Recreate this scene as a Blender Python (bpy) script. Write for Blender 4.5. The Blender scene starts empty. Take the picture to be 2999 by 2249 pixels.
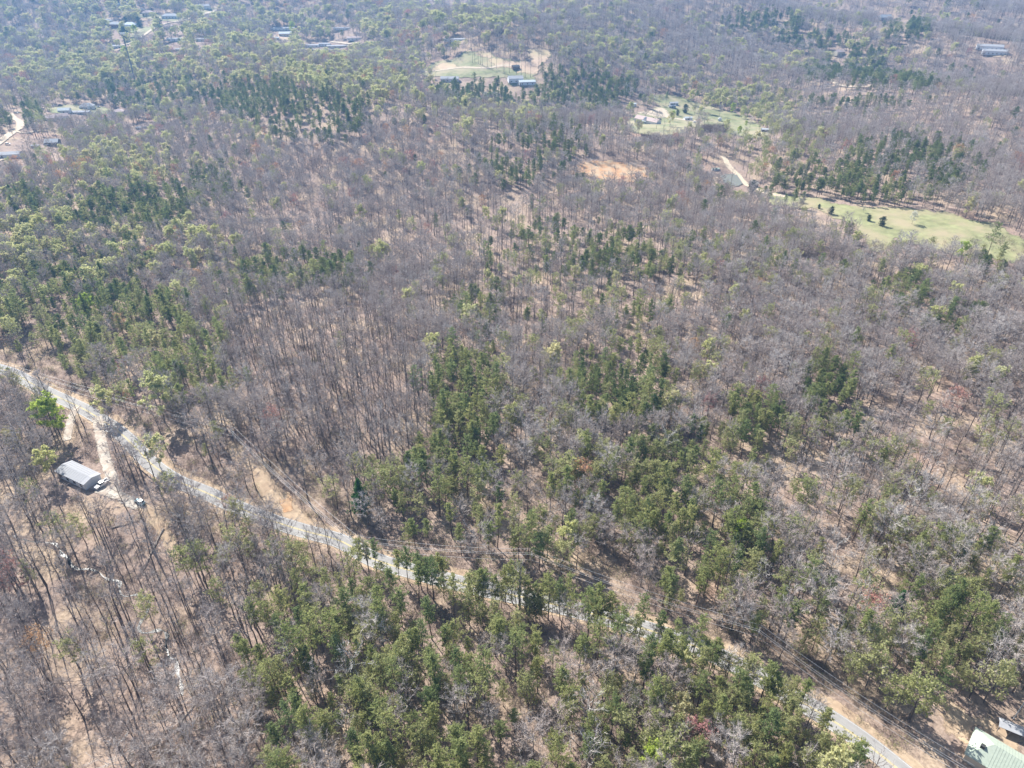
import bpy, math, random
import numpy as np
from mathutils import Vector, Matrix

random.seed(11)
rng = np.random.default_rng(11)
R = math.radians
scene = bpy.context.scene
C = scene.collection

# ------------------------------------------------------------------ camera, sky, sun, exposure
PITCH, CAM_H, FOCAL = 33.0, 175.0, 2082.0          # focal length in pixels of the 2999 x 2249 photograph
cam_data = bpy.data.cameras.new('camera')
cam = bpy.data.objects.new('camera', cam_data)
C.objects.link(cam)
cam.location = (0, 0, CAM_H)
cam.rotation_euler = (R(90 - PITCH), 0, 0)
cam_data.sensor_fit = 'HORIZONTAL'
cam_data.sensor_width = 36.0
cam_data.lens = 36.0 * FOCAL / 2999.0
cam_data.clip_end = 9000
cam_data.clip_start = 0.5
scene.camera = cam

SUN_EL, SUN_AZ = 43.0, -36.5                        # azimuth from +Y, negative towards -X
world = bpy.data.worlds.new('World')
scene.world = world
world.use_nodes = True
wn = world.node_tree
sky = wn.nodes.new('ShaderNodeTexSky')
sky.sky_type = 'NISHITA'
sky.sun_disc = False
sky.sun_elevation = R(SUN_EL)
sky.sun_rotation = R(SUN_AZ)
sky.air_density = 1.0
sky.dust_density = 1.5
bg = wn.nodes['Background']
bg.inputs[1].default_value = 0.085
wn.links.new(sky.outputs[0], bg.inputs[0])

sun_data = bpy.data.lights.new('sun', 'SUN')
sun_data.energy = 5.0
sun_data.angle = R(0.53)
sun_data.color = (1.0, 0.965, 0.905)
sun = bpy.data.objects.new('sun', sun_data)
C.objects.link(sun)
sd = Vector((math.sin(R(SUN_AZ)) * math.cos(R(SUN_EL)), math.cos(R(SUN_AZ)) * math.cos(R(SUN_EL)), math.sin(R(SUN_EL))))
sun.rotation_euler = (-sd).to_track_quat('-Z', 'Y').to_euler()
sun.location = (-200, 300, 400)

scene.view_settings.view_transform = 'Standard'
scene.view_settings.look = 'None'
scene.view_settings.gamma = 1.0
scene.view_settings.use_curve_mapping = False
scene.view_settings.exposure = 1.0
scene.cycles.max_bounces = 4
scene.cycles.diffuse_bounces = 2
scene.cycles.glossy_bounces = 2
scene.cycles.transmission_bounces = 2
scene.cycles.transparent_max_bounces = 6
scene.cycles.volume_bounces = 0
scene.cycles.caustics_reflective = False
scene.cycles.caustics_refractive = False
scene.cycles.use_denoising = True

# ------------------------------------------------------------------ numeric helpers
def smooth(a, b, x):
    t = np.clip((np.asarray(x, float) - a) / (b - a), 0, 1)
    return t * t * (3 - 2 * t)

def _hash(ix, iy, seed):
    n = (ix * 374761393 + iy * 668265263 + seed * 974711) & 0x7fffffff
    n = ((n ^ (n >> 13)) * 1274126177) & 0x7fffffff
    return ((n ^ (n >> 16)) & 0xffff) / 65535.0

def vnoise(x, y, scale, seed=0):
    x = np.asarray(x, float) / scale; y = np.asarray(y, float) / scale
    ix = np.floor(x).astype(np.int64); iy = np.floor(y).astype(np.int64)
    fx = x - ix; fy = y - iy
    fx = fx * fx * (3 - 2 * fx); fy = fy * fy * (3 - 2 * fy)
    a = _hash(ix, iy, seed); b = _hash(ix + 1, iy, seed); c = _hash(ix, iy + 1, seed); d = _hash(ix + 1, iy + 1, seed)
    return (a * (1 - fx) + b * fx) * (1 - fy) + (c * (1 - fx) + d * fx) * fy

def h0(x, y):
    """Bare relief: low hills that grow with distance, a valley with the meadow, a rise far behind."""
    x = np.asarray(x, float); y = np.asarray(y, float)
    amp = 4.0 + 22.0 * smooth(220, 800, y)
    h = amp * (0.6 * np.sin(x / 92 + 0.5 + y / 310) * np.cos(y / 128 + 0.3) + 0.5 * np.sin(x / 171 - y / 207 + 1.1) + 0.3 * np.cos(x / 57 + y / 83))
    h += 34 * np.exp(-(((x - 115) / 160) ** 2 + ((y - 690) / 115) ** 2))            # knoll of the farmhouse
    h += 9 * np.exp(-(((x + 66) / 85) ** 2 + ((y - 280) / 75) ** 2))               # slope of the bare grove
    h += -7 * np.exp(-(((x + 104) / 48) ** 2 + ((y - 115) / 60) ** 2))              # creek hollow
    h += 0.068 * np.clip(y - 830, 0, 1500)
    h += 28 * np.exp(-(((x + 640) / 260) ** 2 + ((y - 1560) / 190) ** 2))          # pasture hill
    h += 40 * smooth(2000, 3300, y) * (0.5 + 0.5 * np.sin(x / 520 + 0.4))
    h += 0.9 * (vnoise(x, y, 17, 3) - 0.5) * smooth(900, 300, y)
    return h

PR = R(PITCH)
FW = np.array([0, math.cos(PR), -math.sin(PR)]); UPV = np.array([0, math.sin(PR), math.cos(PR)])

def unproj(px, py, hf=h0, dz=0.0):
    """The point of the terrain that the photograph shows at a pixel (full-size pixels)."""
    px = np.atleast_1d(np.asarray(px, float)); py = np.atleast_1d(np.asarray(py, float))
    d = FW[None] * FOCAL + np.array([1, 0, 0])[None] * (px - 1499.5)[:, None] + UPV[None] * (1124.5 - py)[:, None]
    d /= np.linalg.norm(d, axis=1)[:, None]
    ts = np.concatenate([np.arange(90, 500, 4.0), np.arange(500, 4500, 12.0)])
    below = (CAM_H + d[:, 2:3] * ts) < h0(d[:, 0:1] * ts, d[:, 1:2] * ts) + dz
    k = np.where(below.any(1), below.argmax(1), len(ts) - 1)
    hi = ts[k]; lo = ts[np.maximum(k - 1, 0)]
    if hf is not h0: lo = lo - 45.0; hi = hi + 20.0
    for _ in range(18 if hf is not h0 else 13):
        mid = 0.5 * (lo + hi); P = d * mid[:, None]
        below = (CAM_H + P[:, 2]) < hf(P[:, 0], P[:, 1]) + dz
        hi = np.where(below, mid, hi); lo = np.where(below, lo, mid)
    P = d * hi[:, None]
    return P[:, :2]

def project(x, y, z):
    X = np.stack([x, y, z - CAM_H], -1)
    dep = X @ FW
    return 1499.5 + FOCAL * X[..., 0] / dep, 1124.5 - FOCAL * (X @ UPV) / dep, dep

def G(pts, **k):
    a = np.array(pts, float)
    return unproj(a[:, 0], a[:, 1], **k)

def crop(ox, oy, s, pts):
    return [(ox + x / s, oy + y / s) for x, y in pts]

def resample(P, step):
    P = np.asarray(P, float)
    # Catmull-Rom through the points, then even steps
    Q = []
    for i in range(len(P) - 1):
        p0 = P[max(i - 1, 0)]; p1 = P[i]; p2 = P[i + 1]; p3 = P[min(i + 2, len(P) - 1)]
        for t in np.linspace(0, 1, 12, endpoint=False):
            Q.append(0.5 * ((2 * p1) + (-p0 + p2) * t + (2 * p0 - 5 * p1 + 4 * p2 - p3) * t * t + (-p0 + 3 * p1 - 3 * p2 + p3) * t ** 3))
    Q.append(P[-1]); Q = np.array(Q)
    s = np.concatenate([[0], np.cumsum(np.linalg.norm(np.diff(Q, axis=0), axis=1))])
    n = max(2, int(s[-1] / step))
    t = np.linspace(0, s[-1], n)
    return np.stack([np.interp(t, s, Q[:, 0]), np.interp(t, s, Q[:, 1])], 1)

def dist_poly(x, y, P):
    """distance to a polyline and the arc parameter (index) of the closest point"""
    x = np.asarray(x, float); y = np.asarray(y, float)
    best = np.full(x.shape, 1e9); par = np.zeros(x.shape)
    for i in range(len(P) - 1):
        ax, ay = P[i]; bx, by = P[i + 1]
        dx, dy = bx - ax, by - ay; L2 = dx * dx + dy * dy + 1e-9
        t = np.clip(((x - ax) * dx + (y - ay) * dy) / L2, 0, 1)
        d = np.hypot(x - ax - t * dx, y - ay - t * dy)
        m = d < best
        best = np.where(m, d, best); par = np.where(m, i + t, par)
    return best, par

def inside(x, y, P):
    x = np.asarray(x, float); y = np.asarray(y, float); c = np.zeros(x.shape, bool)
    n = len(P)
    for i in range(n):
        ax, ay = P[i]; bx, by = P[(i + 1) % n]
        cond = ((ay > y) != (by > y))
        xi = (bx - ax) * (y - ay) / (by - ay + 1e-12) + ax
        c ^= cond & (x < xi)
    return c

# ------------------------------------------------------------------ road line and ground height
ROAD_PX = [(-330, 985), (-200, 1020), (-90, 1058), (0, 1078), (59, 1104), (104, 1131), (154, 1156), (217, 1185), (271, 1212), (316, 1244), (362, 1275), (398, 1312),
           (429, 1345), (457, 1370), (497, 1398), (565, 1429), (633, 1454), (723, 1500), (791, 1524), (859, 1547), (927, 1565), (1000, 1586),
           (1045, 1612), (1104, 1642), (1203, 1672), (1339, 1706), (1475, 1738), (1565, 1757), (1701, 1790), (1836, 1828), (1972, 1868),
           (2140, 1940), (2270, 2010), (2400, 2090), (2500, 2152), (2590, 2222), (2700, 2310), (2850, 2440)]
ROAD = resample(resample(G(ROAD_PX), 14), 3.0)
_rz = h0(ROAD[:, 0], ROAD[:, 1])
for _ in range(30):
    _rz[1:-1] = 0.25 * _rz[:-2] + 0.5 * _rz[1:-1] + 0.25 * _rz[2:]
ROAD_Z = _rz
ROAD_C, ROAD_CZ = ROAD[::3], ROAD_Z[::3]

YARD_PX = crop(130, 1300, 5.53, [(1050, 540), (1150, 620), (1260, 780), (1480, 880), (1660, 950), (1560, 1060), (1430, 1080), (1200, 930), (980, 850), (860, 800), (700, 700), (940, 560)])
YARD = G(YARD_PX)
HOME_C = G([(225, 1408)])[0]
LEVELS = [(HOME_C, 12.0), (np.mean(YARD, 0), 12.0), (G([(2955, 2215)])[0], 16.0), (G([(2960, 2135)])[0], 6.0)]
LEVEL_Z = [float(h0(c[0], c[1])) for c, _ in LEVELS]
LEVEL_Z[0] = LEVEL_Z[1]

def hg(x, y):
    """Ground height: the relief, cut level at the road and on the house plots."""
    x = np.asarray(x, float); y = np.asarray(y, float)
    h = h0(x, y)
    near = (y < 320) & (y > 20)
    if np.any(near):
        xs = x[near] if x.ndim else x[None]; ys = y[near] if y.ndim else y[None]
        d, p = dist_poly(xs, ys, ROAD_C)
        z = np.interp(p, np.arange(len(ROAD_CZ)), ROAD_CZ)
        w = smooth(11, 4.6, d)
        v = (h[near] if x.ndim else h[None]) * (1 - w) + z * w
        # the bank north of the road rises a little, the south side falls away
        for (c, r), lz in zip(LEVELS, LEVEL_Z):
            dd = np.hypot(xs - c[0], ys - c[1]); w2 = smooth(r * 1.5, r * 0.8, dd)
            v = v * (1 - w2) + lz * w2
        if x.ndim: h = h.copy(); h[near] = v
        else: h = v[0]
    return h

def Z(x, y):
    return float(hg(np.array([x]), np.array([y]))[0])

# ------------------------------------------------------------------ mesh helpers
class MB:
    def __init__(s): s.v = []; s.f = []; s.m = []
    def add(s, vs, fs, mi=0):
        o = len(s.v); s.v.extend([tuple(map(float, q)) for q in vs]); s.f.extend([tuple(i + o for i in f) for f in fs]); s.m.extend([mi] * len(fs))
    def box(s, c, size, rz=0.0, mi=0):
        hx, hy, hz = size[0] / 2, size[1] / 2, size[2] / 2
        cs, sn = math.cos(rz), math.sin(rz)
        vs = []
        for dz in (-hz, hz):
            for dx, dy in ((-hx, -hy), (hx, -hy), (hx, hy), (-hx, hy)):
                vs.append((c[0] + dx * cs - dy * sn, c[1] + dx * sn + dy * cs, c[2] + dz))
        s.add(vs, [(3, 2, 1, 0), (4, 5, 6, 7), (0, 1, 5, 4), (1, 2, 6, 5), (2, 3, 7, 6), (3, 0, 4, 7)], mi)
    def tube(s, pts, rad, n=6, mi=0, cap=True):
        pts = [np.asarray(p, float) for p in pts]; vs = []; fs = []
        for i, p in enumerate(pts):
            t = pts[min(i + 1, len(pts) - 1)] - pts[max(i - 1, 0)]
            t = t / (np.linalg.norm(t) + 1e-9)
            a = np.cross(t, (0.31, 0.77, 0.55)); a /= np.linalg.norm(a) + 1e-9; b = np.cross(t, a)
            for k in range(n):
                w = 2 * math.pi * k / n
                vs.append(p + rad[i] * (math.cos(w) * a + math.sin(w) * b))
        for i in range(len(pts) - 1):
            for k in range(n):
                fs.append((i * n + k, i * n + (k + 1) % n, (i + 1) * n + (k + 1) % n, (i + 1) * n + k))
        if cap:
            fs.append(tuple(range(n))[::-1]); fs.append(tuple((len(pts) - 1) * n + k for k in range(n)))
        s.add(vs, fs, mi)
    def prism(s, poly, y0, y1, mi=0, axis='y'):
        """polygon (a, b) extruded along an axis; axis y: (x=a, z=b)"""
        n = len(poly)
        vs = [(a, y0, b) for a, b in poly] + [(a, y1, b) for a, b in poly]
        fs = [tuple(range(n)), tuple(range(2 * n - 1, n - 1, -1))] + [(i, i + n, (i + 1) % n + n, (i + 1) % n) for i in range(n)]
        s.add(vs, fs, mi)
    def mesh(s, name, mats):
        me = bpy.data.meshes.new(name); me.from_pydata(s.v, [], s.f)
        for m in (mats if isinstance(mats, (list, tuple)) else [mats]): me.materials.append(m)
        if any(s.m): me.polygons.foreach_set('material_index', s.m)
        me.update(); return me
    def obj(s, name, mats, parent=None):
        return link(name, s.mesh(name, mats), parent)

def link(name, me, parent=None):
    o = bpy.data.objects.new(name, me); C.objects.link(o)
    if parent is not None: o.parent = parent
    return o

def empty(name, loc, rz=0.0):
    o = bpy.data.objects.new(name, None); C.objects.link(o)
    o.location = loc; o.rotation_euler = (0, 0, rz); o.empty_display_size = 0.5
    return o

def tag(o, label=None, cat=None, group=None, kind=None):
    if label: o['label'] = label
    if cat: o['category'] = cat
    if group: o['group'] = group
    if kind: o['kind'] = kind
    return o

# ------------------------------------------------------------------ materials
def nmat(name):
    m = bpy.data.materials.new(name); m.use_nodes = True
    nt = m.node_tree; nt.nodes.clear()
    out = nt.nodes.new('ShaderNodeOutputMaterial')
    return m, nt, out

def N(nt, t, **kw):
    n = nt.nodes.new(t)
    for k, v in kw.items(): setattr(n, k, v)
    return n

def col(c): return (c[0], c[1], c[2], 1.0)

def mixc(nt, fac, a, b, mode='MIX'):
    n = N(nt, 'ShaderNodeMix', data_type='RGBA', blend_type=mode)
    for sock, val in ((n.inputs[0], fac), (n.inputs[6], a), (n.inputs[7], b)):
        if isinstance(val, bpy.types.NodeSocket): nt.links.new(val, sock)
        elif isinstance(val, (int, float)): sock.default_value = val
        else: sock.default_value = col(val)
    return n.outputs[2]

def noise(nt, scale, detail=3.0, rough=0.6, vec=None):
    n = N(nt, 'ShaderNodeTexNoise'); n.inputs['Scale'].default_value = scale; n.inputs['Detail'].default_value = detail; n.inputs['Roughness'].default_value = rough
    if vec is None:
        vec = N(nt, 'ShaderNodeNewGeometry').outputs['Position']
    nt.links.new(vec, n.inputs['Vector'])
    return n.outputs['Fac']

def ramp(nt, fac, lo, hi):
    n = N(nt, 'ShaderNodeMapRange'); n.inputs[1].default_value = lo; n.inputs[2].default_value = hi; n.clamp = True
    nt.links.new(fac, n.inputs[0]); return n.outputs[0]

def math_(nt, op, a, b):
    n = N(nt, 'ShaderNodeMath', operation=op)
    for i, v in enumerate((a, b)):
        if isinstance(v, (int, float)): n.inputs[i].default_value = v
        else: nt.links.new(v, n.inputs[i])
    return n.outputs[0]

def finish(nt, out, color, rough=0.9, feather=0.0, spec=0.2, bump=None):
    b = N(nt, 'ShaderNodeBsdfPrincipled'); b.inputs['Roughness'].default_value = rough; b.inputs['Specular IOR Level'].default_value = spec
    if isinstance(color, bpy.types.NodeSocket): nt.links.new(color, b.inputs['Base Color'])
    else: b.inputs['Base Color'].default_value = col(color)
    if bump is not None:
        bn = N(nt, 'ShaderNodeBump'); bn.inputs['Strength'].default_value = bump[1]; bn.inputs['Distance'].default_value = bump[2]
        nt.links.new(bump[0], bn.inputs['Height']); nt.links.new(bn.outputs[0], b.inputs['Normal'])
    sh = b.outputs[0]
    if feather:
        at = N(nt, 'ShaderNodeAttribute', attribute_name='edge')
        nz = noise(nt, feather, 4.0, 0.65)
        v = math_(nt, 'ADD', at.outputs['Fac'], math_(nt, 'MULTIPLY', math_(nt, 'SUBTRACT', nz, 0.5), 1.5))
        f = ramp(nt, v, 0.42, 0.58)
        tr = N(nt, 'ShaderNodeBsdfTransparent'); mx = N(nt, 'ShaderNodeMixShader')
        nt.links.new(f, mx.inputs[0]); nt.links.new(tr.outputs[0], mx.inputs[1]); nt.links.new(sh, mx.inputs[2]); sh = mx.outputs[0]
    nt.links.new(sh, out.inputs[0])

def simple(name, c, rough=0.8, var=0.15, scale=1.2, feather=0.0, spec=0.2, c2=None, scale2=0.2):
    m, nt, out = nmat(name)
    nz = noise(nt, scale, 4.0)
    lo = tuple(v * (1 - var) for v in c); hi = tuple(min(1, v * (1 + var)) for v in c)
    cc = mixc(nt, ramp(nt, nz, 0.3, 0.7), lo, hi)
    if c2 is not None:
        cc = mixc(nt, ramp(nt, noise(nt, scale2, 4.0), 0.42, 0.62), cc, c2)
    finish(nt, out, cc, rough, feather, spec)
    return m

def ground_mat():
    m, nt, out = nmat('leaf_litter')
    a = mixc(nt, ramp(nt, noise(nt, 0.11, 5.0), 0.35, 0.65), (0.375, 0.292, 0.24), (0.265, 0.203, 0.168))
    b = mixc(nt, ramp(nt, noise(nt, 0.035, 4.0), 0.48, 0.66), a, (0.45, 0.355, 0.255))
    c = mixc(nt, ramp(nt, noise(nt, 0.021, 3.0), 0.58, 0.72), b, (0.35, 0.245, 0.19))
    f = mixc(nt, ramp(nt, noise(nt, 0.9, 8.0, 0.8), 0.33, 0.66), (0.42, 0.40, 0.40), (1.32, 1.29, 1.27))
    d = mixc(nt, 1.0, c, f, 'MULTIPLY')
    finish(nt, out, d, 0.95, 0, 0.1)
    return m

def rand_leaf(name, cols, trans=0.35, rough=0.7):
    """foliage: colour varies from tree to tree, some light passes through the leaves"""
    m, nt, out = nmat(name)
    oi = N(nt, 'ShaderNodeObjectInfo')
    cr = N(nt, 'ShaderNodeValToRGB')
    el = cr.color_ramp.elements
    el[0].color = col(cols[0]); el[1].color = col(cols[-1])
    for i, c in enumerate(cols[1:-1]): e = el.new((i + 1) / (len(cols) - 1)); e.color = col(c)
    nt.links.new(oi.outputs['Random'], cr.inputs[0])
    tc = N(nt, 'ShaderNodeTexCoord')
    nz = noise(nt, 0.9, 2.0, 0.6, tc.outputs['Object'])
    c = mixc(nt, 1.0, cr.outputs[0], mixc(nt, ramp(nt, nz, 0.3, 0.7), (0.72, 0.74, 0.74), (1.28, 1.24, 1.18)), 'MULTIPLY')
    d = N(nt, 'ShaderNodeBsdfDiffuse'); t = N(nt, 'ShaderNodeBsdfTranslucent'); mx = N(nt, 'ShaderNodeMixShader')
    nt.links.new(c, d.inputs[0]); nt.links.new(c, t.inputs[0]); mx.inputs[0].default_value = trans
    nt.links.new(d.outputs[0], mx.inputs[1]); nt.links.new(t.outputs[0], mx.inputs[2]); nt.links.new(mx.outputs[0], out.inputs[0])
    return m

def rand_bark(name, cols):
    m, nt, out = nmat(name)
    oi = N(nt, 'ShaderNodeObjectInfo'); cr = N(nt, 'ShaderNodeValToRGB')
    el = cr.color_ramp.elements
    el[0].color = col(cols[0]); el[1].color = col(cols[-1])
    for i, c in enumerate(cols[1:-1]): e = el.new((i + 1) / (len(cols) - 1)); e.color = col(c)
    nt.links.new(oi.outputs['Random'], cr.inputs[0])
    d = N(nt, 'ShaderNodeBsdfDiffuse'); nt.links.new(cr.outputs[0], d.inputs[0]); nt.links.new(d.outputs[0], out.inputs[0])
    return m

def paint(name, c, rough=0.45, spec=0.4, metal=0.0):
    m, nt, out = nmat(name)
    b = N(nt, 'ShaderNodeBsdfPrincipled'); b.inputs['Roughness'].default_value = rough; b.inputs['Specular IOR Level'].default_value = spec; b.inputs['Metallic'].default_value = metal
    nz = noise(nt, 1.5, 5.0)
    cc = mixc(nt, ramp(nt, nz, 0.35, 0.75), c, tuple(v * 0.84 for v in c))
    nt.links.new(cc, b.inputs['Base Color']); nt.links.new(b.outputs[0], out.inputs[0])
    return m

def water(name, c, bump):
    m, nt, out = nmat(name)
    b = N(nt, 'ShaderNodeBsdfPrincipled'); b.inputs['Base Color'].default_value = col(c); b.inputs['Roughness'].default_value = bump[2]; b.inputs['IOR'].default_value = 1.33
    b.inputs['Specular IOR Level'].default_value = 0.6
    bn = N(nt, 'ShaderNodeBump'); bn.inputs['Strength'].default_value = bump[1]; bn.inputs['Distance'].default_value = 0.08
    nt.links.new(noise(nt, bump[0], 3.0), bn.inputs['Height']); nt.links.new(bn.outputs[0], b.inputs['Normal'])
    nt.links.new(b.outputs[0], out.inputs[0])
    return m

M = {}
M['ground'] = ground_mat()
M['asphalt'] = simple('asphalt', (0.30, 0.29, 0.28), 0.95, 0.08, 0.5, c2=(0.335, 0.325, 0.31), scale2=0.12)
M['yellow'] = simple('yellow_line_paint', (0.62, 0.49, 0.16), 0.7, 0.2, 2.0)
M['white_line'] = simple('white_line_paint', (0.62, 0.62, 0.6), 0.7, 0.2, 2.0)
M['gravel'] = simple('pale_gravel', (0.50, 0.45, 0.38), 0.95, 0.2, 0.8, feather=0.5, c2=(0.38, 0.31, 0.25), scale2=0.3)
M['sand'] = simple('sandy_verge', (0.44, 0.335, 0.23), 0.95, 0.22, 0.6, feather=0.35, c2=(0.37, 0.27, 0.185), scale2=0.22)
M['clay'] = simple('orange_clay', (0.50, 0.29, 0.155), 0.95, 0.22, 0.5, feather=0.3, c2=(0.47, 0.36, 0.24), scale2=0.13)
M['soil'] = simple('pale_soil', (0.50, 0.37, 0.265), 0.95, 0.18, 0.12, feather=0.09, c2=(0.44, 0.36, 0.22), scale2=0.03)
M['meadow'] = simple('spring_meadow', (0.25, 0.255, 0.125), 0.95, 0.28, 0.16, feather=0.08, c2=(0.345, 0.29, 0.18), scale2=0.035)
M['lawn'] = simple('green_lawn', (0.215, 0.225, 0.115), 0.95, 0.3, 0.16, feather=0.09, c2=(0.36, 0.31, 0.20), scale2=0.035)
M['mud'] = simple('creek_mud', (0.24, 0.18, 0.14), 0.9, 0.25, 0.8, feather=0.6)
M['track'] = simple('dirt_track', (0.52, 0.43, 0.32), 0.95, 0.15, 0.5, feather=0.4)
M['creek'] = water('creek_water', (0.05, 0.05, 0.045), (1.6, 0.9, 0.32))
M['pond'] = water('pond_water', (0.20, 0.20, 0.16), (0.5, 0.15, 0.06))
M['bark'] = rand_bark('bare_bark', [(0.16, 0.13, 0.11), (0.20, 0.17, 0.15), (0.125, 0.10, 0.085), (0.24, 0.21, 0.195), (0.17, 0.14, 0.12)])
M['twig'] = rand_bark('bare_twigs', [(0.48, 0.415, 0.38), (0.54, 0.485, 0.45), (0.40, 0.335, 0.30), (0.59, 0.545, 0.515), (0.46, 0.38, 0.34)])
M['pale_bark'] = rand_bark('pale_bark', [(0.52, 0.49, 0.46), (0.60, 0.58, 0.55)])
M['pine_bark'] = rand_bark('pine_bark', [(0.15, 0.10, 0.075), (0.20, 0.14, 0.11), (0.12, 0.085, 0.07)])
M['pine'] = rand_leaf('pine_needles', [(0.22, 0.28, 0.125), (0.32, 0.365, 0.15), (0.39, 0.41, 0.175), (0.24, 0.305, 0.14), (0.43, 0.435, 0.19), (0.30, 0.35, 0.155)], 0.58)
M['dark_pine'] = rand_leaf('dark_pine_needles', [(0.15, 0.20, 0.085), (0.20, 0.245, 0.095), (0.235, 0.27, 0.105), (0.165, 0.215, 0.09)], 0.5)
M['olive'] = rand_leaf('olive_spring_leaves', [(0.38, 0.40, 0.18), (0.45, 0.455, 0.235), (0.33, 0.36, 0.16)], 0.55)
M['lime'] = rand_leaf('lime_spring_leaves', [(0.60, 0.60, 0.28), (0.66, 0.66, 0.37), (0.54, 0.56, 0.27), (0.68, 0.63, 0.38)], 0.5)
M['bright_lime'] = rand_leaf('bright_lime_leaves', [(0.42, 0.54, 0.10), (0.47, 0.56, 0.13)], 0.5)
M['red'] = rand_leaf('red_blossom', [(0.50, 0.25, 0.21), (0.52, 0.32, 0.26), (0.48, 0.24, 0.24)], 0.35)
M['orange'] = rand_leaf('orange_buds', [(0.56, 0.37, 0.21), (0.55, 0.32, 0.21)], 0.35)
M['white_blossom'] = rand_leaf('white_blossom', [(0.62, 0.62, 0.52), (0.68, 0.68, 0.60)], 0.3)
M['cedar'] = rand_leaf('cedar_needles', [(0.06, 0.085, 0.045), (0.075, 0.105, 0.055)], 0.25)
M['white_pine'] = rand_leaf('white_pine_needles', [(0.075, 0.18, 0.055), (0.08, 0.19, 0.06)], 0.3)
M['brush'] = rand_bark('brush_twigs', [(0.24, 0.18, 0.145), (0.29, 0.235, 0.20), (0.20, 0.145, 0.115)])
M['pole'] = simple('weathered_pole_wood', (0.36, 0.31, 0.26), 0.9, 0.2, 2.0)
M['wire'] = paint('bare_aluminium_wire', (0.62, 0.62, 0.62), 0.45, 0.5, 0.4)
M['insulator'] = paint('grey_porcelain', (0.55, 0.56, 0.57), 0.3)
M['steel'] = paint('galvanised_steel', (0.20, 0.21, 0.22), 0.5, 0.4, 0.3)
M['antenna'] = paint('antenna_white', (0.78, 0.79, 0.80), 0.5)
M['white_metal'] = paint('white_metal_roof', (0.42, 0.425, 0.44), 0.85, 0.1)
M['green_metal'] = paint('pale_green_metal_roof', (0.42, 0.475, 0.395), 0.85, 0.1)
M['siding'] = paint('pale_siding', (0.76, 0.78, 0.81), 0.7, 0.2)
M['cream'] = paint('cream_siding', (0.62, 0.56, 0.46), 0.7, 0.2)
M['grey_wall'] = paint('grey_siding', (0.38, 0.40, 0.42), 0.7, 0.2)
M['brown_wall'] = paint('brown_boards', (0.19, 0.13, 0.09), 0.8, 0.2)
M['brick'] = paint('red_brick_far', (0.33, 0.19, 0.14), 0.85, 0.1)
M['shingle_grey'] = paint('grey_shingles', (0.43, 0.44, 0.45), 0.85, 0.1)
M['shingle_pink'] = paint('faded_red_shingles', (0.56, 0.45, 0.42), 0.85, 0.1)
M['shingle_dark'] = paint('dark_shingles', (0.13, 0.13, 0.14), 0.85, 0.1)
M['teal_roof'] = paint('pale_teal_roof', (0.50, 0.55, 0.56), 0.7, 0.2)
M['glass'] = paint('dark_glass', (0.02, 0.025, 0.03), 0.08, 0.5)
M['door'] = paint('door_paint', (0.20, 0.16, 0.14), 0.6)
M['white_paint'] = paint('white_car_paint', (0.80, 0.80, 0.80), 0.25, 0.5)
M['blue_paint'] = paint('pale_blue_car_paint', (0.28, 0.52, 0.60), 0.25, 0.5)
M['dark_paint'] = paint('dark_car_paint', (0.05, 0.055, 0.07), 0.25, 0.5)
M['rubber'] = paint('tyre_rubber', (0.025, 0.025, 0.025), 0.9, 0.1)
M['rim'] = paint('wheel_rim', (0.5, 0.5, 0.5), 0.35, 0.5, 0.6)
M['lamp_glass'] = paint('headlight_lens', (0.75, 0.76, 0.76), 0.15, 0.5)
M['tail'] = paint('tail_light_lens', (0.45, 0.03, 0.03), 0.2, 0.5)
M['timber'] = simple('cut_timber', (0.50, 0.40, 0.28), 0.9, 0.2, 2.0)
M['log'] = simple('fallen_log_wood', (0.42, 0.35, 0.28), 0.9, 0.25, 1.5)
M['chimney'] = simple('dark_chimney', (0.06, 0.06, 0.06), 0.8, 0.2, 2.0)

# ------------------------------------------------------------------ terrain
def set_edge(me, e):
    a = me.attributes.new('edge', 'FLOAT', 'POINT'); a.data.foreach_set('value', np.asarray(e, np.float32))

def build_ground():
    ys = [-160.0, -60.0, 0.0, 30.0]
    y = 45.0
    while y < 5200:
        ys.append(y); y += max(1.8, 0.011 * y) if y < 700 else 0.016 * y
    ys = np.array(ys); u = np.linspace(-1, 1, 321); u = np.sign(u) * np.abs(u) ** 1.15
    half = 170 + 0.95 * np.maximum(ys, 0)
    X = u[None] * half[:, None]; Y = np.repeat(ys[:, None], len(u), 1)
    Zv = hg(X.ravel(), Y.ravel())
    V = np.stack([X.ravel(), Y.ravel(), Zv], 1)
    nr, nc = len(ys), len(u)
    i = (np.arange(nr - 1)[:, None] * nc + np.arange(nc - 1)[None]).ravel()
    F = np.stack([i, i + 1, i + nc + 1, i + nc], 1)
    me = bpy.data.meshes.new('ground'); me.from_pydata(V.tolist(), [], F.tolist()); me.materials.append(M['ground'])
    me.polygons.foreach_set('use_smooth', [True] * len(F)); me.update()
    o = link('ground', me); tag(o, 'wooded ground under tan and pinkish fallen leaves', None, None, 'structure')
    return o
build_ground()

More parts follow.
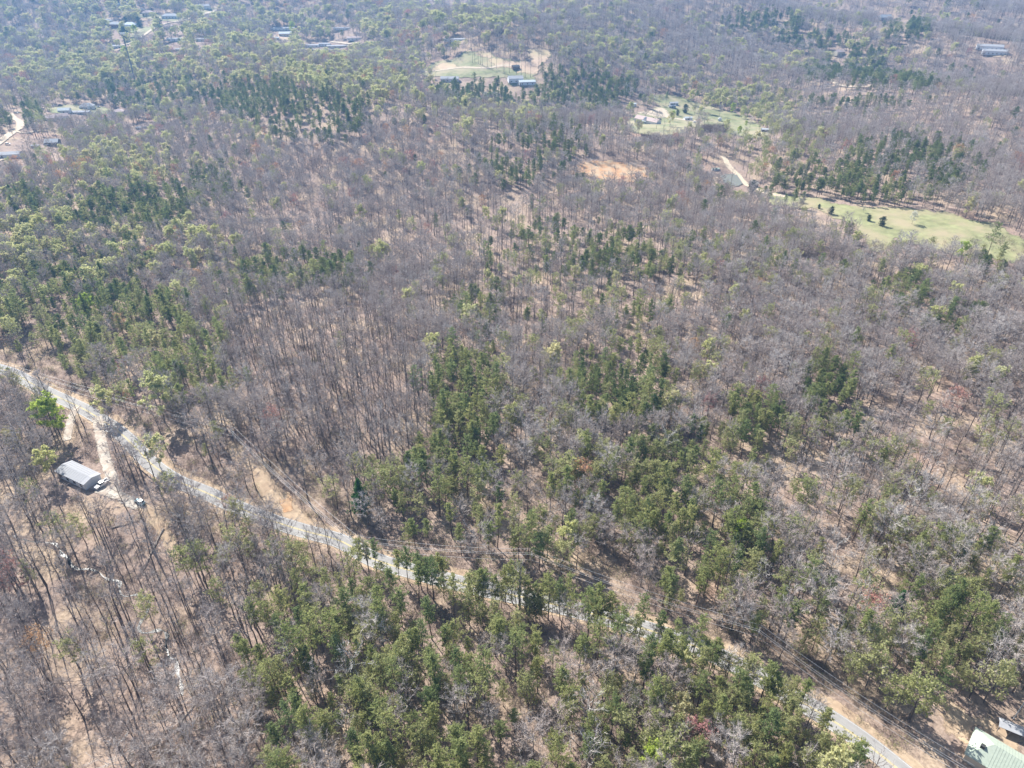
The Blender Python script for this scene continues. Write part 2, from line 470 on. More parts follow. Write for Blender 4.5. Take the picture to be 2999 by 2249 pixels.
def sheet(name, P, cell, dz, mat, feather, label, kind='structure'):
    P = np.asarray(P); lo = P.min(0) - feather * 1.5; hi = P.max(0) + feather * 1.5
    xs = np.arange(lo[0], hi[0] + cell, cell); ys = np.arange(lo[1], hi[1] + cell, cell)
    X, Y = np.meshgrid(xs, ys); x = X.ravel(); y = Y.ravel()
    d, _ = dist_poly(x, y, np.vstack([P, P[:1]])); s = np.where(inside(x, y, P), d, -d)
    e = np.clip(0.5 + 0.5 * s / feather, 0, 1)
    nr, nc = X.shape
    i = (np.arange(nr - 1)[:, None] * nc + np.arange(nc - 1)[None]).ravel()
    F = np.stack([i, i + 1, i + nc + 1, i + nc], 1)
    F = F[(s[F] > -feather).any(1)]
    used = np.unique(F); remap = np.full(len(x), -1); remap[used] = np.arange(len(used)); F = remap[F]
    x, y, e = x[used], y[used], e[used]
    me = bpy.data.meshes.new(name); me.from_pydata(np.stack([x, y, hg(x, y) + dz], 1).tolist(), [], F.tolist())
    me.materials.append(mat); me.polygons.foreach_set('use_smooth', [True] * len(F)); set_edge(me, e); me.update()
    o = link(name, me); tag(o, label, None, None, kind); return o

def ribbon(name, P, offs, dz, mat, label, zline=None, edge=True, lo=0, hi=None, kind='structure', wig=0.0, parent=None, wscale=9.0):
    """strip along a polyline; offs = cross-section offsets to the left side (north of the road)"""
    P = np.asarray(P)
    T = np.gradient(P, axis=0); T /= np.linalg.norm(T, axis=1)[:, None] + 1e-9
    Nn = np.stack([-T[:, 1], T[:, 0]], 1)
    hi = len(P) if hi is None else hi
    idx = np.arange(lo, hi); V = []; E = []
    for i in idx:
        for k, of in enumerate(offs):
            w = wig * (vnoise(P[i, 0], P[i, 1], wscale, 5 + k) - 0.5) * 2 if wig else 0
            q = P[i] + Nn[i] * (of + w)
            V.append((q[0], q[1], 0.0)); E.append(0.0 if k in (0, len(offs) - 1) else 1.0)
    V = np.array(V); n = len(offs)
    if zline is not None: V[:, 2] = np.repeat(zline[idx], n) + dz
    else: V[:, 2] = hg(V[:, 0], V[:, 1]) + dz
    F = []
    for a in range(len(idx) - 1):
        for k in range(n - 1):
            F.append((a * n + k, a * n + k + 1, (a + 1) * n + k + 1, (a + 1) * n + k)[::-1])
    me = bpy.data.meshes.new(name); me.from_pydata(V.tolist(), [], F); me.materials.append(mat)
    me.polygons.foreach_set('use_smooth', [True] * len(F)); set_edge(me, E if edge else [1.0] * len(V)); me.update()
    o = link(name, me, parent)
    if parent is None: tag(o, label, None, None, kind)
    else: o['label'] = label
    return o

# road: flat asphalt with two yellow lines down the middle and pale edge lines
ribbon('road_verge', ROAD, [-4.7, -3.9, -2.6, 2.6, 4.6, 6.6], 0.06, M['sand'], 'sandy tan verge along both sides of the country road', zline=ROAD_Z, wig=0.8)
road = ribbon('road', ROAD, [-3.1, -1.5, 0, 1.5, 3.1], 0.12, M['asphalt'], 'pale grey two-lane country road winding through the woods', zline=ROAD_Z, edge=False)
for of in (-0.16, 0.16):
    ribbon('centre_line', ROAD, [of - 0.07, of + 0.07], 0.124, M['yellow'], 'yellow centre line of the road', zline=ROAD_Z, edge=False, parent=road)
for of in (-2.82, 2.82):
    ribbon('edge_line', ROAD, [of - 0.05, of + 0.05], 0.124, M['white_line'], 'worn white edge line of the road', zline=ROAD_Z, edge=False, parent=road)

DRIVE = resample(G([(283, 1222), (289, 1242), (296, 1285), (307, 1334), (325, 1393), (334, 1420)]), 1.5)
ribbon('driveway', DRIVE, [-2.6, -1.3, 0, 1.3, 2.6], 0.17, M['gravel'], 'pale gravel driveway running from the road to the white-roofed building')
DRIVE2 = resample(G([(228, 1190), (214, 1212), (205, 1242), (196, 1290)]), 1.5)
ribbon('driveway', DRIVE2, [-2.0, -1, 0, 1, 2.0], 0.15, M['gravel'], 'short gravel spur leaving the road beside the bright lime tree')
sheet('yard', YARD, 1.2, 0.20, M['gravel'], 1.5, 'pale gravel yard where the pickup truck is parked')
TRAIL = resample(G([(405, 1480), (425, 1492), (447, 1512), (479, 1551), (497, 1583), (520, 1640)]), 1.5)
ribbon('trail', TRAIL, [-2.8, -1.4, 0, 1.4, 2.8], 0.13, M['sand'], 'orange dirt trail leading from the yard down into the woods', wig=0.6)
BANK = G(crop(580, 1180, 3.318, [(260, 380), (420, 390), (520, 560), (640, 640), (800, 800), (900, 900), (960, 1000), (1210, 1180), (1220, 1250), (1000, 1200), (780, 1080), (640, 1000), (560, 860), (520, 700), (380, 560), (280, 500)]))
sheet('cut_bank', BANK, 1.6, 0.10, M['sand'], 3.0, 'bare sandy bank cut above the road beside the power line')
sheet('clay_gully', G(crop(580, 1180, 3.318, [(820, 850), (900, 870), (920, 1040), (840, 1060), (790, 960)])), 1.0, 0.17, M['clay'], 1.2, 'orange clay gully eroded in the bank above the road')
sheet('sandy_yard', G(crop(2700, 1900, 4.753, [(880, 300), (1080, 240), (1330, 280), (1421, 400), (1330, 470), (1180, 500), (950, 440)])), 1.2, 0.10, M['sand'], 2.0, 'sandy orange patch of yard uphill of the white carport')
sheet('house_yard', G(crop(2700, 1900, 4.753, [(250, 640), (420, 700), (700, 980), (900, 900), (1080, 1060), (1421, 1260), (1421, 1500), (760, 1100), (600, 1330), (420, 1180), (250, 900)])), 1.2, 0.08, M['sand'], 3.0, 'bare tan yard around the green-roofed house')

CREEK_A = resample(G(crop(0, 1500, 2.212, [(60, 150), (200, 190), (345, 205), (385, 235), (400, 270), (440, 300), (460, 350), (540, 370), (610, 375), (700, 430), (770, 450), (780, 510), (800, 545), (880, 540), (950, 560), (970, 590), (955, 640), (915, 700), (905, 760), (950, 785), (1040, 765), (1085, 800), (1080, 850), (1095, 940), (1135, 970), (1160, 1080), (1178, 1150), (1180, 1190)]), hf=hg), 0.7)
_creek_bed = ribbon('creek_bed', CREEK_A, [-1.7, -0.7, 0, 0.7, 1.7], 0.05, M['mud'], 'muddy banks of the narrow creek in the hollow', wig=0.4)
ribbon('creek', CREEK_A, [-0.32, 0, 0.32], 0.10, M['creek'], 'narrow glinting creek winding through the bare woods', edge=False, wig=0.5, wscale=2.2, kind='structure')

MEADOW = G(crop(2000, 0, 2.074, [(500, 1170), (700, 1195), (850, 1210), (950, 1240), (1120, 1262), (1300, 1262), (1450, 1270), (1600, 1290), (1780, 1350), (1900, 1350), (1960, 1400), (2090, 1450), (2090, 1580), (1980, 1600), (1850, 1545), (1650, 1550), (1480, 1500), (1290, 1450), (1200, 1560), (1120, 1500), (1090, 1400), (950, 1330), (800, 1270), (600, 1250), (520, 1235)]))
sheet('meadow', MEADOW, 4.0, 0.30, M['meadow'], 6.0, 'pale green spring meadow with scattered small trees')
FARM = G(crop(1800, 260, 4.254, [(250, 300), (140, 420), (220, 540), (480, 600), (830, 560), (900, 470), (1100, 480), (1400, 570), (1650, 600), (1900, 640), (1930, 560), (1800, 440), (1600, 330), (1300, 250), (1050, 170), (860, 120), (640, 60), (450, 90), (560, 220), (420, 300)]))
sheet('farm_lawn', FARM, 5.0, 0.32, M['lawn'], 7.0, 'mown grass around the white farmhouse on the knoll')
sheet('farm_yard', G(crop(1800, 260, 4.254, [(250, 290), (420, 330), (540, 350), (900, 400), (1100, 430), (1080, 400), (700, 360), (640, 260), (560, 230), (400, 290)])), 4.0, 0.38, M['track'], 5.0, 'bare earth yard behind the white farmhouse')
sheet('orange_clearing', G(crop(1000, 0, 2.212, [(1500, 1080), (1620, 1045), (1750, 1040), (1850, 1070), (1980, 1090), (1990, 1130), (1900, 1180), (1780, 1190), (1600, 1140), (1500, 1130)])), 4.0, 0.32, M['clay'], 5.0, 'orange dirt clearing in the middle of the bare woods')
PTRACK = resample(G(crop(1800, 260, 4.254, [(1340, 840), (1380, 880), (1400, 930), (1450, 1000), (1520, 1060), (1580, 1130), (1650, 1200), (1760, 1250), (1900, 1300), (2120, 1345)])), 3.0)
ribbon('dirt_track', PTRACK, [-3.2, -1.6, 0, 1.6, 3.2], 0.34, M['track'], 'curving pale dirt track past the pond to the meadow', wig=0.6)
POND = G(crop(1800, 260, 4.254, [(1330, 1100), (1420, 1075), (1510, 1090), (1545, 1130), (1560, 1180), (1520, 1215), (1440, 1190), (1370, 1160)]))
_pz = float(np.mean(h0(POND[:, 0], POND[:, 1])))
def flat_sheet(name, P, z, mat, label):
    P = resample(np.vstack([P, P[:1]]), 2.0)[:-1]
    me = bpy.data.meshes.new(name); me.from_pydata([(a, b, z) for a, b in P], [], [tuple(range(len(P)))]); me.materials.append(mat); me.update()
    return tag(link(name, me), label, None, None, 'structure')
sheet('pond', POND, 2.0, 0.55, M['pond'], 0.6, 'small still farm pond with green-grey water')

def fc(pts): return crop(1200, 120, 5.027, pts)
FIELD = G(fc([(120, 478), (350, 310), (660, 270), (740, 210), (870, 150), (960, 150), (1180, 180), (1300, 250), (1600, 310), (1800, 290), (1700, 130), (2085, 140), (2085, 210), (1960, 330), (1830, 500), (1880, 640), (1500, 655), (1420, 540), (1000, 540), (260, 520)]))
sheet('hay_field', FIELD, 6.0, 0.5, M['lawn'], 8.0, 'green field with pale tracks far behind the woods')
sheet('ploughed_soil', G(fc([(870, 150), (1180, 180), (1250, 260), (1600, 330), (1810, 290), (1700, 130), (2085, 145), (2000, 300), (1830, 480), (1600, 470), (1540, 400), (1250, 375), (1150, 260), (960, 200)])), 6.0, 0.6, M['soil'], 9.0, 'pale pinkish bare soil at the top of the far field')
sheet('soil_patch', G(fc([(330, 440), (350, 380), (480, 330), (640, 340), (740, 385), (560, 410)])), 5.0, 0.6, M['soil'], 8.0, 'tan bare patch beside the track of the far field')
sheet('farm_yard', G(fc([(1560, 640), (1640, 600), (1800, 590), (1880, 640), (1800, 670), (1650, 672)])), 4.0, 0.62, M['track'], 4.0, 'bright bare yard with white sheds below the far field')
FTRACK = resample(G(fc([(60, 490), (120, 476), (300, 455), (480, 432), (760, 396), (1000, 402), (1170, 402), (1300, 375), (1450, 365), (1600, 400)])), 5.0)
ribbon('field_track', FTRACK, [-3.2, -1.5, 0, 1.5, 3.2], 0.75, M['track'], 'pale track crossing the far green field', wig=0.5)

def tl(pts): return crop(220, 0, 5.027, pts)
sheet('house_lawn', G(tl([(540, 410), (740, 430), (960, 395), (1150, 390), (1200, 440), (1000, 500), (920, 580), (760, 650), (680, 660), (860, 560), (800, 470), (560, 440)])), 6.0, 0.55, M['lawn'], 9.0, 'lawn in front of the grey-roofed house on the far hill')
sheet('hill_pasture', G(tl([(840, 225), (1040, 205), (1240, 215), (1480, 250), (1600, 235), (1850, 215), (1880, 110), (2170, 105), (2060, 180), (1700, 290), (1500, 320), (1300, 310), (1080, 275)])), 8.0, 0.6, M['lawn'], 10.0, 'pale pasture on the crest of the far hill')
ribbon('hill_road', resample(G(tl([(2300, 95), (2160, 118), (2000, 180), (1800, 240), (1560, 312), (1380, 340), (1150, 430), (1000, 540), (900, 600), (780, 650), (600, 690), (420, 692)])), 6.0), [-4, -2, 0, 2, 4], 0.9, M['track'], 'pale road climbing over the far hill', wig=0.3)
ribbon('lane', resample(G(crop(0, 260, 4.608, [(130, 340), (190, 400), (270, 450), (270, 520), (180, 580), (90, 650), (0, 725), (-150, 830)])), 4.0), [-4.5, -2.2, 0, 2.2, 4.5], 0.6, M['track'], 'pale gravel lane bending past the houses at the picture edge', wig=0.4)
ribbon('lane', resample(G(crop(0, 260, 4.608, [(230, 580), (340, 605), (480, 580), (640, 568), (840, 558), (980, 552)])), 4.0), [-2, -1, 0, 1, 2], 0.6, M['track'], 'thin gravel drive running sideways between the houses')
ribbon('lane', resample(G(crop(0, 260, 4.608, [(230, 905), (110, 935), (0, 970), (-150, 1010)])), 3.0), [-2.4, -1.2, 0, 1.2, 2.4], 0.5, M['track'], 'pale drive below the long white roof')
sheet('house_lawn', G(crop(0, 260, 4.608, [(640, 270), (960, 215), (1300, 230), (1560, 300), (1500, 340), (1250, 360), (1000, 340), (700, 330)])), 5.0, 0.5, M['lawn'], 7.0, 'lawn between the grey houses beyond the bare woods')
sheet('trailer_yard', G(crop(660, 60, 5.027, [(640, 240), (800, 190), (1020, 230), (1000, 290), (840, 300), (700, 330)])), 6.0, 0.6, M['soil'], 8.0, 'reddish bare yard between the far white trailers')
ribbon('far_lane', resample(G(crop(660, 60, 5.027, [(1560, 318), (1700, 330), (1800, 345), (1990, 330)])), 5.0), [-3, -1.5, 0, 1.5, 3], 0.8, M['track'], 'pale lane between the far trailers')
ribbon('far_lane', resample(G(crop(2000, 0, 2.074, [(885, 470), (910, 495), (960, 522), (1060, 530), (1180, 525)])), 5.0), [-4, -2, 0, 2, 4], 0.8, M['track'], 'pale track showing in the far woods')
sheet('far_yard', G(crop(2000, 0, 2.074, [(1760, 290), (1820, 285), (1940, 310), (1950, 350), (1880, 345), (1800, 320)])), 6.0, 0.7, M['soil'], 7.0, 'pale yard around the long white barn')

# ------------------------------------------------------------------ buildings
def building(name, label, cat, c, ang, L, W, h, rh, wall, roof, hip=False, windows=4, over=0.4, door=True, chimney=False, group=None, z=None):
    """long axis along ang; parts wall, roof, window (each), door, chimney"""
    z = Z(c[0], c[1]) - 0.3 if z is None else z - 0.3
    e = empty(name, (c[0], c[1], z), ang); tag(e, label, cat, group)
    h = h + 0.3
    b = MB(); hx, hy = L / 2, W / 2
    if hip:
        b.box((0, 0, h / 2), (L, W, h))
    else:
        b.prism([(-hy, 0), (hy, 0), (hy, h), (0, h + rh * 0.97), (-hy, h)], -hx, hx)
        b.v = [(y, -x, zz) if False else (y, x, zz) for x, y, zz in b.v]
        b.f = [f[::-1] for f in b.f]
    b.obj('wall', wall, e)
    r = MB(); ox, oy = hx + over, hy + over; t = 0.12; ez = h - rh * over / hy
    if hip:
        ins = min(hx - 0.5, hy)
        ez = h
        top = h + rh
        vs = [(-ox, -oy, ez), (ox, -oy, ez), (ox, oy, ez), (-ox, oy, ez), (-hx + ins, 0, top), (hx - ins, 0, top)]
        vs += [(a, bb, cc + t) for a, bb, cc in vs]
        fs = [(6, 7, 11, 10), (7, 8, 11), (8, 9, 10, 11), (9, 6, 10), (1, 0, 4, 5), (2, 1, 5), (3, 2, 5, 4), (0, 3, 4), (0, 1, 7, 6), (1, 2, 8, 7), (2, 3, 9, 8), (3, 0, 6, 9)]
        r.add(vs, fs)
    else:
        top = h + rh
        pr = [(-oy, ez), (0, top), (oy, ez), (oy, ez + t), (0, top + t), (-oy, ez + t)]
        n = 6
        vs = [(-ox, a, bb) for a, bb in pr] + [(ox, a, bb) for a, bb in pr]
        fs = [(0, 1, 4, 5), (1, 2, 3, 4), (6, 11, 10, 7), (7, 10, 9, 8)] + [(i, i + n, (i + 1) % n + n, (i + 1) % n) for i in range(n)]
        r.add(vs, fs)
    ro = r.obj('roof', roof, e)
    if chimney:
        k = MB(); k.box((L * 0.22, W * 0.12, h + rh * 0.9), (0.8, 0.8, 1.8)); k.obj('chimney', M['brick'], ro)
    for i in range(windows):
        x = -hx + L * (i + 0.6) / (windows + 0.2)
        for sy in (-1, 1):
            w = MB(); w.box((x, sy * (hy + 0.02), 1.65), (min(1.2, L / (windows + 1) * 0.6), 0.08, 1.2))
            w.obj('window', M['glass'], e)
    if door:
        d = MB(); d.box((-hx + L * 0.06 + 0.3, -(hy + 0.03), 1.35), (1.0, 0.08, 2.05)); d.obj('door', M['door'], e)
    return e

def gpx(x, y): return G([(x, y)], hf=hg)[0]

# the white-roofed building by the gravel yard
k5 = lambda x, y: (130 + x / 5.53, 1300 + y / 5.53)
hz = LEVEL_Z[0]
hA, hB = G([k5(650, 660), k5(900, 490)], hf=lambda x, y: np.full(np.shape(x), hz + 2.9))
hC = G([k5(430, 272)], hf=lambda x, y: np.full(np.shape(x), hz + 2.9))[0]
axis = (hB - hC) / np.linalg.norm(hB - hC); home_ang = math.atan2(axis[1], axis[0])
perp = np.array([-axis[1], axis[0]])
home_W = abs(np.dot(hB - hA, perp)); home_L = np.linalg.norm(hB - hC) - 0.6
home_c = (hA + hB) / 2 - axis * (home_L / 2 + 0.3)
home = building('workshop_building', 'long white metal-roofed building beside the gravel yard and pickup truck', 'building', home_c, home_ang, home_L, home_W, 2.9, 0.8, M['siding'], M['white_metal'], windows=4, over=0.35, z=hz)
for i in range(1, int(home_L / 1.2)):
    for s in (-1, 1):
        sm = MB(); xx = -home_L / 2 - 0.3 + 1.2 * i
        hh = 3.2; oy = home_W / 2 + 0.35
        e0 = hh - 0.8 * 0.35 / (home_W / 2)
        sm.add([(xx - 0.03, s * 0.06, hh + 0.8 + 0.13), (xx + 0.03, s * 0.06, hh + 0.8 + 0.13), (xx + 0.03, s * oy, e0 + 0.13), (xx - 0.03, s * oy, e0 + 0.13),
                (xx - 0.03, s * 0.06, hh + 0.8 + 0.18), (xx + 0.03, s * 0.06, hh + 0.8 + 0.18), (xx + 0.03, s * oy, e0 + 0.18), (xx - 0.03, s * oy, e0 + 0.18)],
               [(4, 5, 6, 7), (0, 1, 5, 4), (2, 3, 7, 6), (0, 4, 7, 3), (1, 2, 6, 5)])
        sm.obj('roof_seam', M['white_metal'], [c for c in home.children if c.name.startswith('roof')][0])

# the green-roofed house at the lower corner: long hipped main roof, a cross gable and a chimney
g5 = lambda x, y: (2700 + x / 4.753, 1900 + y / 4.753)
gz = LEVEL_Z[2]
fl = lambda dz: (lambda x, y: np.full(np.shape(x), gz + dz))
P1, P1b = G([g5(745, 1082), g5(1421, 1480)], hf=fl(3.0)); P2 = G([g5(645, 1345)], hf=fl(3.0))[0]
ax = (P1b - P1) / np.linalg.norm(P1b - P1); px_ = np.array([ax[1], -ax[0]])
Lh, Wh = 19.0, 9.6
gc = P1 + ax * (Lh / 2) + px_ * (Wh / 2)
ga = math.atan2(ax[1], ax[0])
gh = empty('green_roofed_house', (gc[0], gc[1], gz - 0.2), ga); tag(gh, 'house with pale green metal roof and dark chimney at the lower picture corner', 'house')
b = MB(); b.box((0, 0, 1.55), (Lh - 0.9, Wh - 0.9, 3.1)); b.obj('wall', M['cream'], gh)
r = MB(); t = 0.12; hx, hy, ez, top = Lh / 2, Wh / 2, 3.1, 6.3
vs = [(-hx, -hy, ez), (hx, -hy, ez), (hx, hy, ez), (-hx, hy, ez), (-hx + 4.4, 0, top), (hx - 4.4, 0, top)]; vs += [(a, bb, cc + t) for a, bb, cc in vs]
r.add(vs, [(6, 7, 11, 10), (7, 8, 11), (8, 9, 10, 11), (9, 6, 10), (1, 0, 4, 5), (2, 1, 5), (3, 2, 5, 4), (0, 3, 4), (0, 1, 7, 6), (1, 2, 8, 7), (2, 3, 9, 8), (3, 0, 6, 9)])
gr = r.obj('roof', M['green_metal'], gh)
r = MB()   # cross gable towards the road
gx, gw, gy0 = 1.2, 5.0, -hy - 2.6
vs = [(gx - gw / 2, gy0, 3.15), (gx + gw / 2, gy0, 3.15), (gx, gy0, 4.9), (gx - gw / 2, -hy + 2.0, 3.15), (gx + gw / 2, -hy + 2.0, 3.15), (gx, -0.9, 4.9)]
r.add(vs, [(0, 2, 5, 3), (1, 4, 5, 2), (0, 1, 2)]); cgr = r.obj('gable_roof', M['green_metal'], gh)
b = MB(); b.box((gx, -hy - 1.0, 1.55), (gw - 0.8, 3.0, 3.1)); b.obj('gable_wall', M['cream'], gh)
k = MB(); k.box((-hx + 2.6, -1.6, 4.9), (0.9, 0.9, 2.0)); ck = k.obj('chimney', M['chimney'], gr)
for x in (-7, -4, -1.5, 4, 7):
    w = MB(); w.box((x, hy - 0.43, 1.7), (1.2, 0.08, 1.2)); w.obj('window', M['glass'], gh)
for i in range(1, 16):
    xx = -hx + 4.4 + (Lh - 8.8) * i / 16
    for s in (-1, 1):
        sm = MB(); sm.add([(xx - 0.03, 0, top + 0.13), (xx + 0.03, 0, top + 0.13), (xx + 0.03, s * hy, ez + 0.13), (xx - 0.03, s * hy, ez + 0.13),
                           (xx - 0.03, 0, top + 0.17), (xx + 0.03, 0, top + 0.17), (xx + 0.03, s * hy, ez + 0.17), (xx - 0.03, s * hy, ez + 0.17)], [(4, 5, 6, 7), (0, 3, 7, 4), (1, 5, 6, 2), (2, 6, 7, 3)])
        sm.obj('roof_seam', M['green_metal'], gr)

# white carport above it
cA, cB = G([g5(1115, 1020), g5(1385, 1130)], hf=fl(2.4)); cax = (cB - cA) / np.linalg.norm(cB - cA); cc_ = (cA + cB) / 2
cp = empty('carport', (cc_[0], cc_[1], Z(cc_[0], cc_[1])), math.atan2(cax[1], cax[0])); tag(cp, 'white-roofed carport with dark open sides uphill of the green roof', 'carport')
r = MB(); cl, cw = 5.4, 3.0
r.add([(-cl / 2, -cw / 2, 2.2), (cl / 2, -cw / 2, 2.2), (cl / 2, 0, 2.7), (-cl / 2, 0, 2.7), (cl / 2, cw / 2, 2.2), (-cl / 2, cw / 2, 2.2),
       (-cl / 2, -cw / 2, 2.3), (cl / 2, -cw / 2, 2.3), (cl / 2, 0, 2.8), (-cl / 2, 0, 2.8), (cl / 2, cw / 2, 2.3), (-cl / 2, cw / 2, 2.3)],
      [(6, 7, 8, 9), (9, 8, 10, 11), (1, 0, 3, 2), (2, 3, 5, 4), (0, 1, 7, 6), (4, 5, 11, 10), (0, 6, 9, 3), (3, 9, 11, 5), (1, 2, 8, 7), (2, 4, 10, 8)])
r.obj('roof', M['white_metal'], cp)
for sx in (-1, 0, 1):
    for sy in (-1, 1):
        p = MB(); p.box((sx * (cl / 2 - 0.2), sy * (cw / 2 - 0.15), 1.08), (0.12, 0.12, 2.2)); p.obj('post', M['steel'], cp)
b = MB(); b.box((0, cw / 2 - 0.12, 1.1), (cl - 0.7, 0.05, 2.0)); b.obj('back_panel', M['brown_wall'], cp)

# planks on the ground uphill of the carport
pc = gpx(2700 + 1090 / 4.753, 1900 + 222 / 4.753)
pk = empty('plank_stack', (pc[0], pc[1], Z(*pc)), R(25)); tag(pk, 'pale planks lying on blocks in the sandy yard', 'planks')
for i in range(3):
    b = MB(); b.box((0, i * 0.27 - 0.27, 0.32), (3.4, 0.24, 0.07)); b.obj('plank', M['white_metal'] if i else M['timber'], pk)
for sx in (-1.2, 1.2):
    b = MB(); b.box((sx, 0, 0.14), (0.2, 0.9, 0.29)); b.obj('block', M['pole'], pk)
# light pole in that yard
lp = gpx(2967, 2107); lz = Z(*lp)
yp = empty('yard_pole', (lp[0], lp[1], lz)); tag(yp, 'thin pale pole standing behind the white carport', 'pole')
b = MB(); b.tube([(0, 0, 0), (0, 0, 8.6)], [0.14, 0.10], 8); b.obj('shaft', M['insulator'], yp)
b = MB(); b.tube([(0, 0, 8.4), (0.5, -0.2, 8.7), (0.9, -0.35, 8.65)], [0.05, 0.05, 0.05], 6); b.box((1.1, -0.42, 8.6), (0.5, 0.25, 0.14)); b.obj('lamp', M['insulator'], yp)

# timber beam leaning by the white-roofed building
tb = gpx(130 + 330 / 5.53, 1300 + 620 / 5.53)
o = MB(); o.tube([(0, 0, 0.12), (4.2, 0.4, 0.16)], [0.11, 0.09], 7); o.tube([(0.2, 0.35, 0.12), (3.4, -0.5, 0.3)], [0.08, 0.07], 6)
o = o.obj('timber_beam', M['timber']); o.location = (tb[0] - 2, tb[1] - 1, Z(*tb)); o.rotation_euler = (0, 0, R(-32)); tag(o, 'pale timber beams lying on clay beside the white-roofed building', 'timber')

# farmhouse on the knoll
f4 = lambda x, y: (1800 + x / 4.254, 260 + y / 4.254)
A, B = G([f4(245, 432), f4(520, 446)]); d = (B - A) / np.linalg.norm(B - A); fa = math.atan2(d[1], d[0]); fL = np.linalg.norm(B - A)
fcn = (A + B) / 2 + np.array([-d[1], d[0]]) * 4.0
fh = building('farmhouse', 'white farmhouse with faded red roof on the grassy knoll', 'house', fcn, fa, fL, 8.2, 4.6, 2.6, M['siding'], M['shingle_pink'], windows=5, over=0.5, chimney=True)
b = MB(); b.box((-1.5, -5.2, 1.5), (6.0, 2.6, 0.2)); b.box((-1.5, -5.2, 4.0), (6.2, 2.8, 0.15))
for sx in (-4.3, -1.5, 1.3): b.box((sx, -6.3, 2.2), (0.16, 0.16, 3.6))
b.obj('porch', M['teal_roof'], fh)
b = MB(); b.add([(-3.4, -4.3, 5.0), (0.4, -4.3, 5.0), (-1.5, -4.3, 7.6), (-1.5, -0.4, 7.4)], [(0, 1, 2), (0, 2, 3), (1, 3, 2)]); b.obj('gable', M['siding'], fh)
def shed(px, py, ang, L, W, h, rh, wall, roof, name, label, cat='shed', hip=False, windows=1, **k):
    c = G([(px, py)])[0]
    return building(name, label, cat, c, R(ang), L, W, h, rh, wall, roof, hip, windows, 0.3, **k)
shed(*f4(910, 388), 15, 9, 4.5, 2.8, 0.8, M['siding'], M['teal_roof'], 'trailer', 'white and teal camping trailer in the farmyard beside the farmhouse', 'trailer')
shed(*f4(1308, 402), 70, 5, 3.6, 2.6, 1.2, M['siding'], M['shingle_grey'], 'garden_shed', 'small pale shed on the slope beyond the farmyard')
shed(*f4(1890, 540), -8, 10, 6, 3.0, 0.7, M['shingle_dark'], M['shingle_grey'], 'field_shed', 'dark field shed with a flat grey roof at the edge of the farm lawn')
shed(*f4(735, 200), 5, 10, 5, 2.4, 1.2, M['grey_wall'], M['shingle_grey'], 'garden_shed', 'grey shed behind the dark pine of the farm, uphill of its twin')
shed(*f4(715, 238), 5, 8, 4, 2.4, 1.2, M['grey_wall'], M['shingle_grey'], 'garden_shed', 'grey shed behind the dark pine of the farm, downhill of its twin')
shed(*f4(225, 212), 0, 8, 4, 2.6, 0.7, M['siding'], M['teal_roof'], 'trailer', 'pale trailer parked behind the farmhouse among trees', 'trailer')
shed(*f4(1255, 1012), 4, 6.0, 2.6, 1.3, 0.5, M['siding'], M['green_metal'], 'boat_shed', 'pale green flat shed on the bank above the pond')
shed(*f4(1728, 1222), 35, 6, 4.5, 2.6, 1.5, M['brown_wall'], M['cream'], 'pump_shed', 'small cream-roofed shed where the track meets the meadow')
# downed brush row below the farm yard
bx_ = G(crop(1800, 260, 4.254, [(1100, 520), (1350, 520), (700, 650), (430, 620)]))

# sheds and barn below the far field
shed(*fc([(1555, 600)])[0], 10, 18, 11, 4.5, 2.5, M['siding'], M['white_metal'], 'barn', 'white gabled barn beside the pale yard below the far field', 'barn', windows=3)
shed(*fc([(1725, 636)])[0], 8, 20, 9, 3.4, 1.5, M['siding'], M['teal_roof'], 'machine_shed', 'low pale machine shed in the bright yard below the far field', windows=3)
shed(*fc([(590, 590)])[0], 0, 22, 9, 3.5, 2.0, M['siding'], M['white_metal'], 'house', 'white house half hidden by trees left of the far field', 'house', windows=4)
shed(*fc([(1560, 415)])[0], 20, 9, 6, 3.5, 1.5, M['brown_wall'], M['shingle_dark'], 'hay_shelter', 'small dark shelter standing on the far pale soil')
shed(*crop(1000, 0, 2.212, [(735, 268)])[0], 2, 30, 6, 3.0, 1.0, M['siding'], M['white_metal'], 'mobile_home', 'white mobile home above the corner of the far field', 'mobile home', windows=5)
# far hill houses
def thouse(x, y, L, W, h, rh, wall, roof, label, name='house', cat='house', hip=True, ang=0, win=4, **k):
    q = tl([(x, y)])[0]; return shed(q[0], q[1], ang, L, W, h, rh, wall, roof, name, label, cat, hip, win, **k)
thouse(825, 405, 21, 12, 4.5, 3.5, M['siding'], M['teal_roof'], 'grey hip-roofed house between two dark conifers on the far hill', ang=-6, chimney=True)
thouse(605, 398, 21, 12, 4.5, 3.5, M['brick'], M['shingle_grey'], 'grey-roofed brick house west of the dark conifers on the far hill', ang=-8)
thouse(480, 345, 16, 10, 4, 3, M['grey_wall'], M['shingle_grey'], 'small grey house at the wood edge on the far hill', ang=0)
thouse(1085, 225, 18, 11, 4.5, 3, M['cream'], M['shingle_pink'], 'pinkish-roofed house at the top of the hill pasture', ang=10)
thouse(1410, 268, 26, 12, 4, 3, M['siding'], M['shingle_grey'], 'long grey-roofed house on the open hill pasture', ang=5, win=5)
thouse(1905, 130, 20, 10, 5, 2.5, M['siding'], M['white_metal'], 'white house by the road at the crest of the far hill', ang=5, hip=False)
thouse(715, 118, 18, 10, 5, 3, M['siding'], M['white_metal'], 'white house peeping from trees above the hill pasture', ang=0, hip=False)
thouse(1000, 188, 14, 9, 4, 3, M['brick'], M['shingle_dark'], 'dark-roofed house in shrubs above the hill pasture', ang=0)
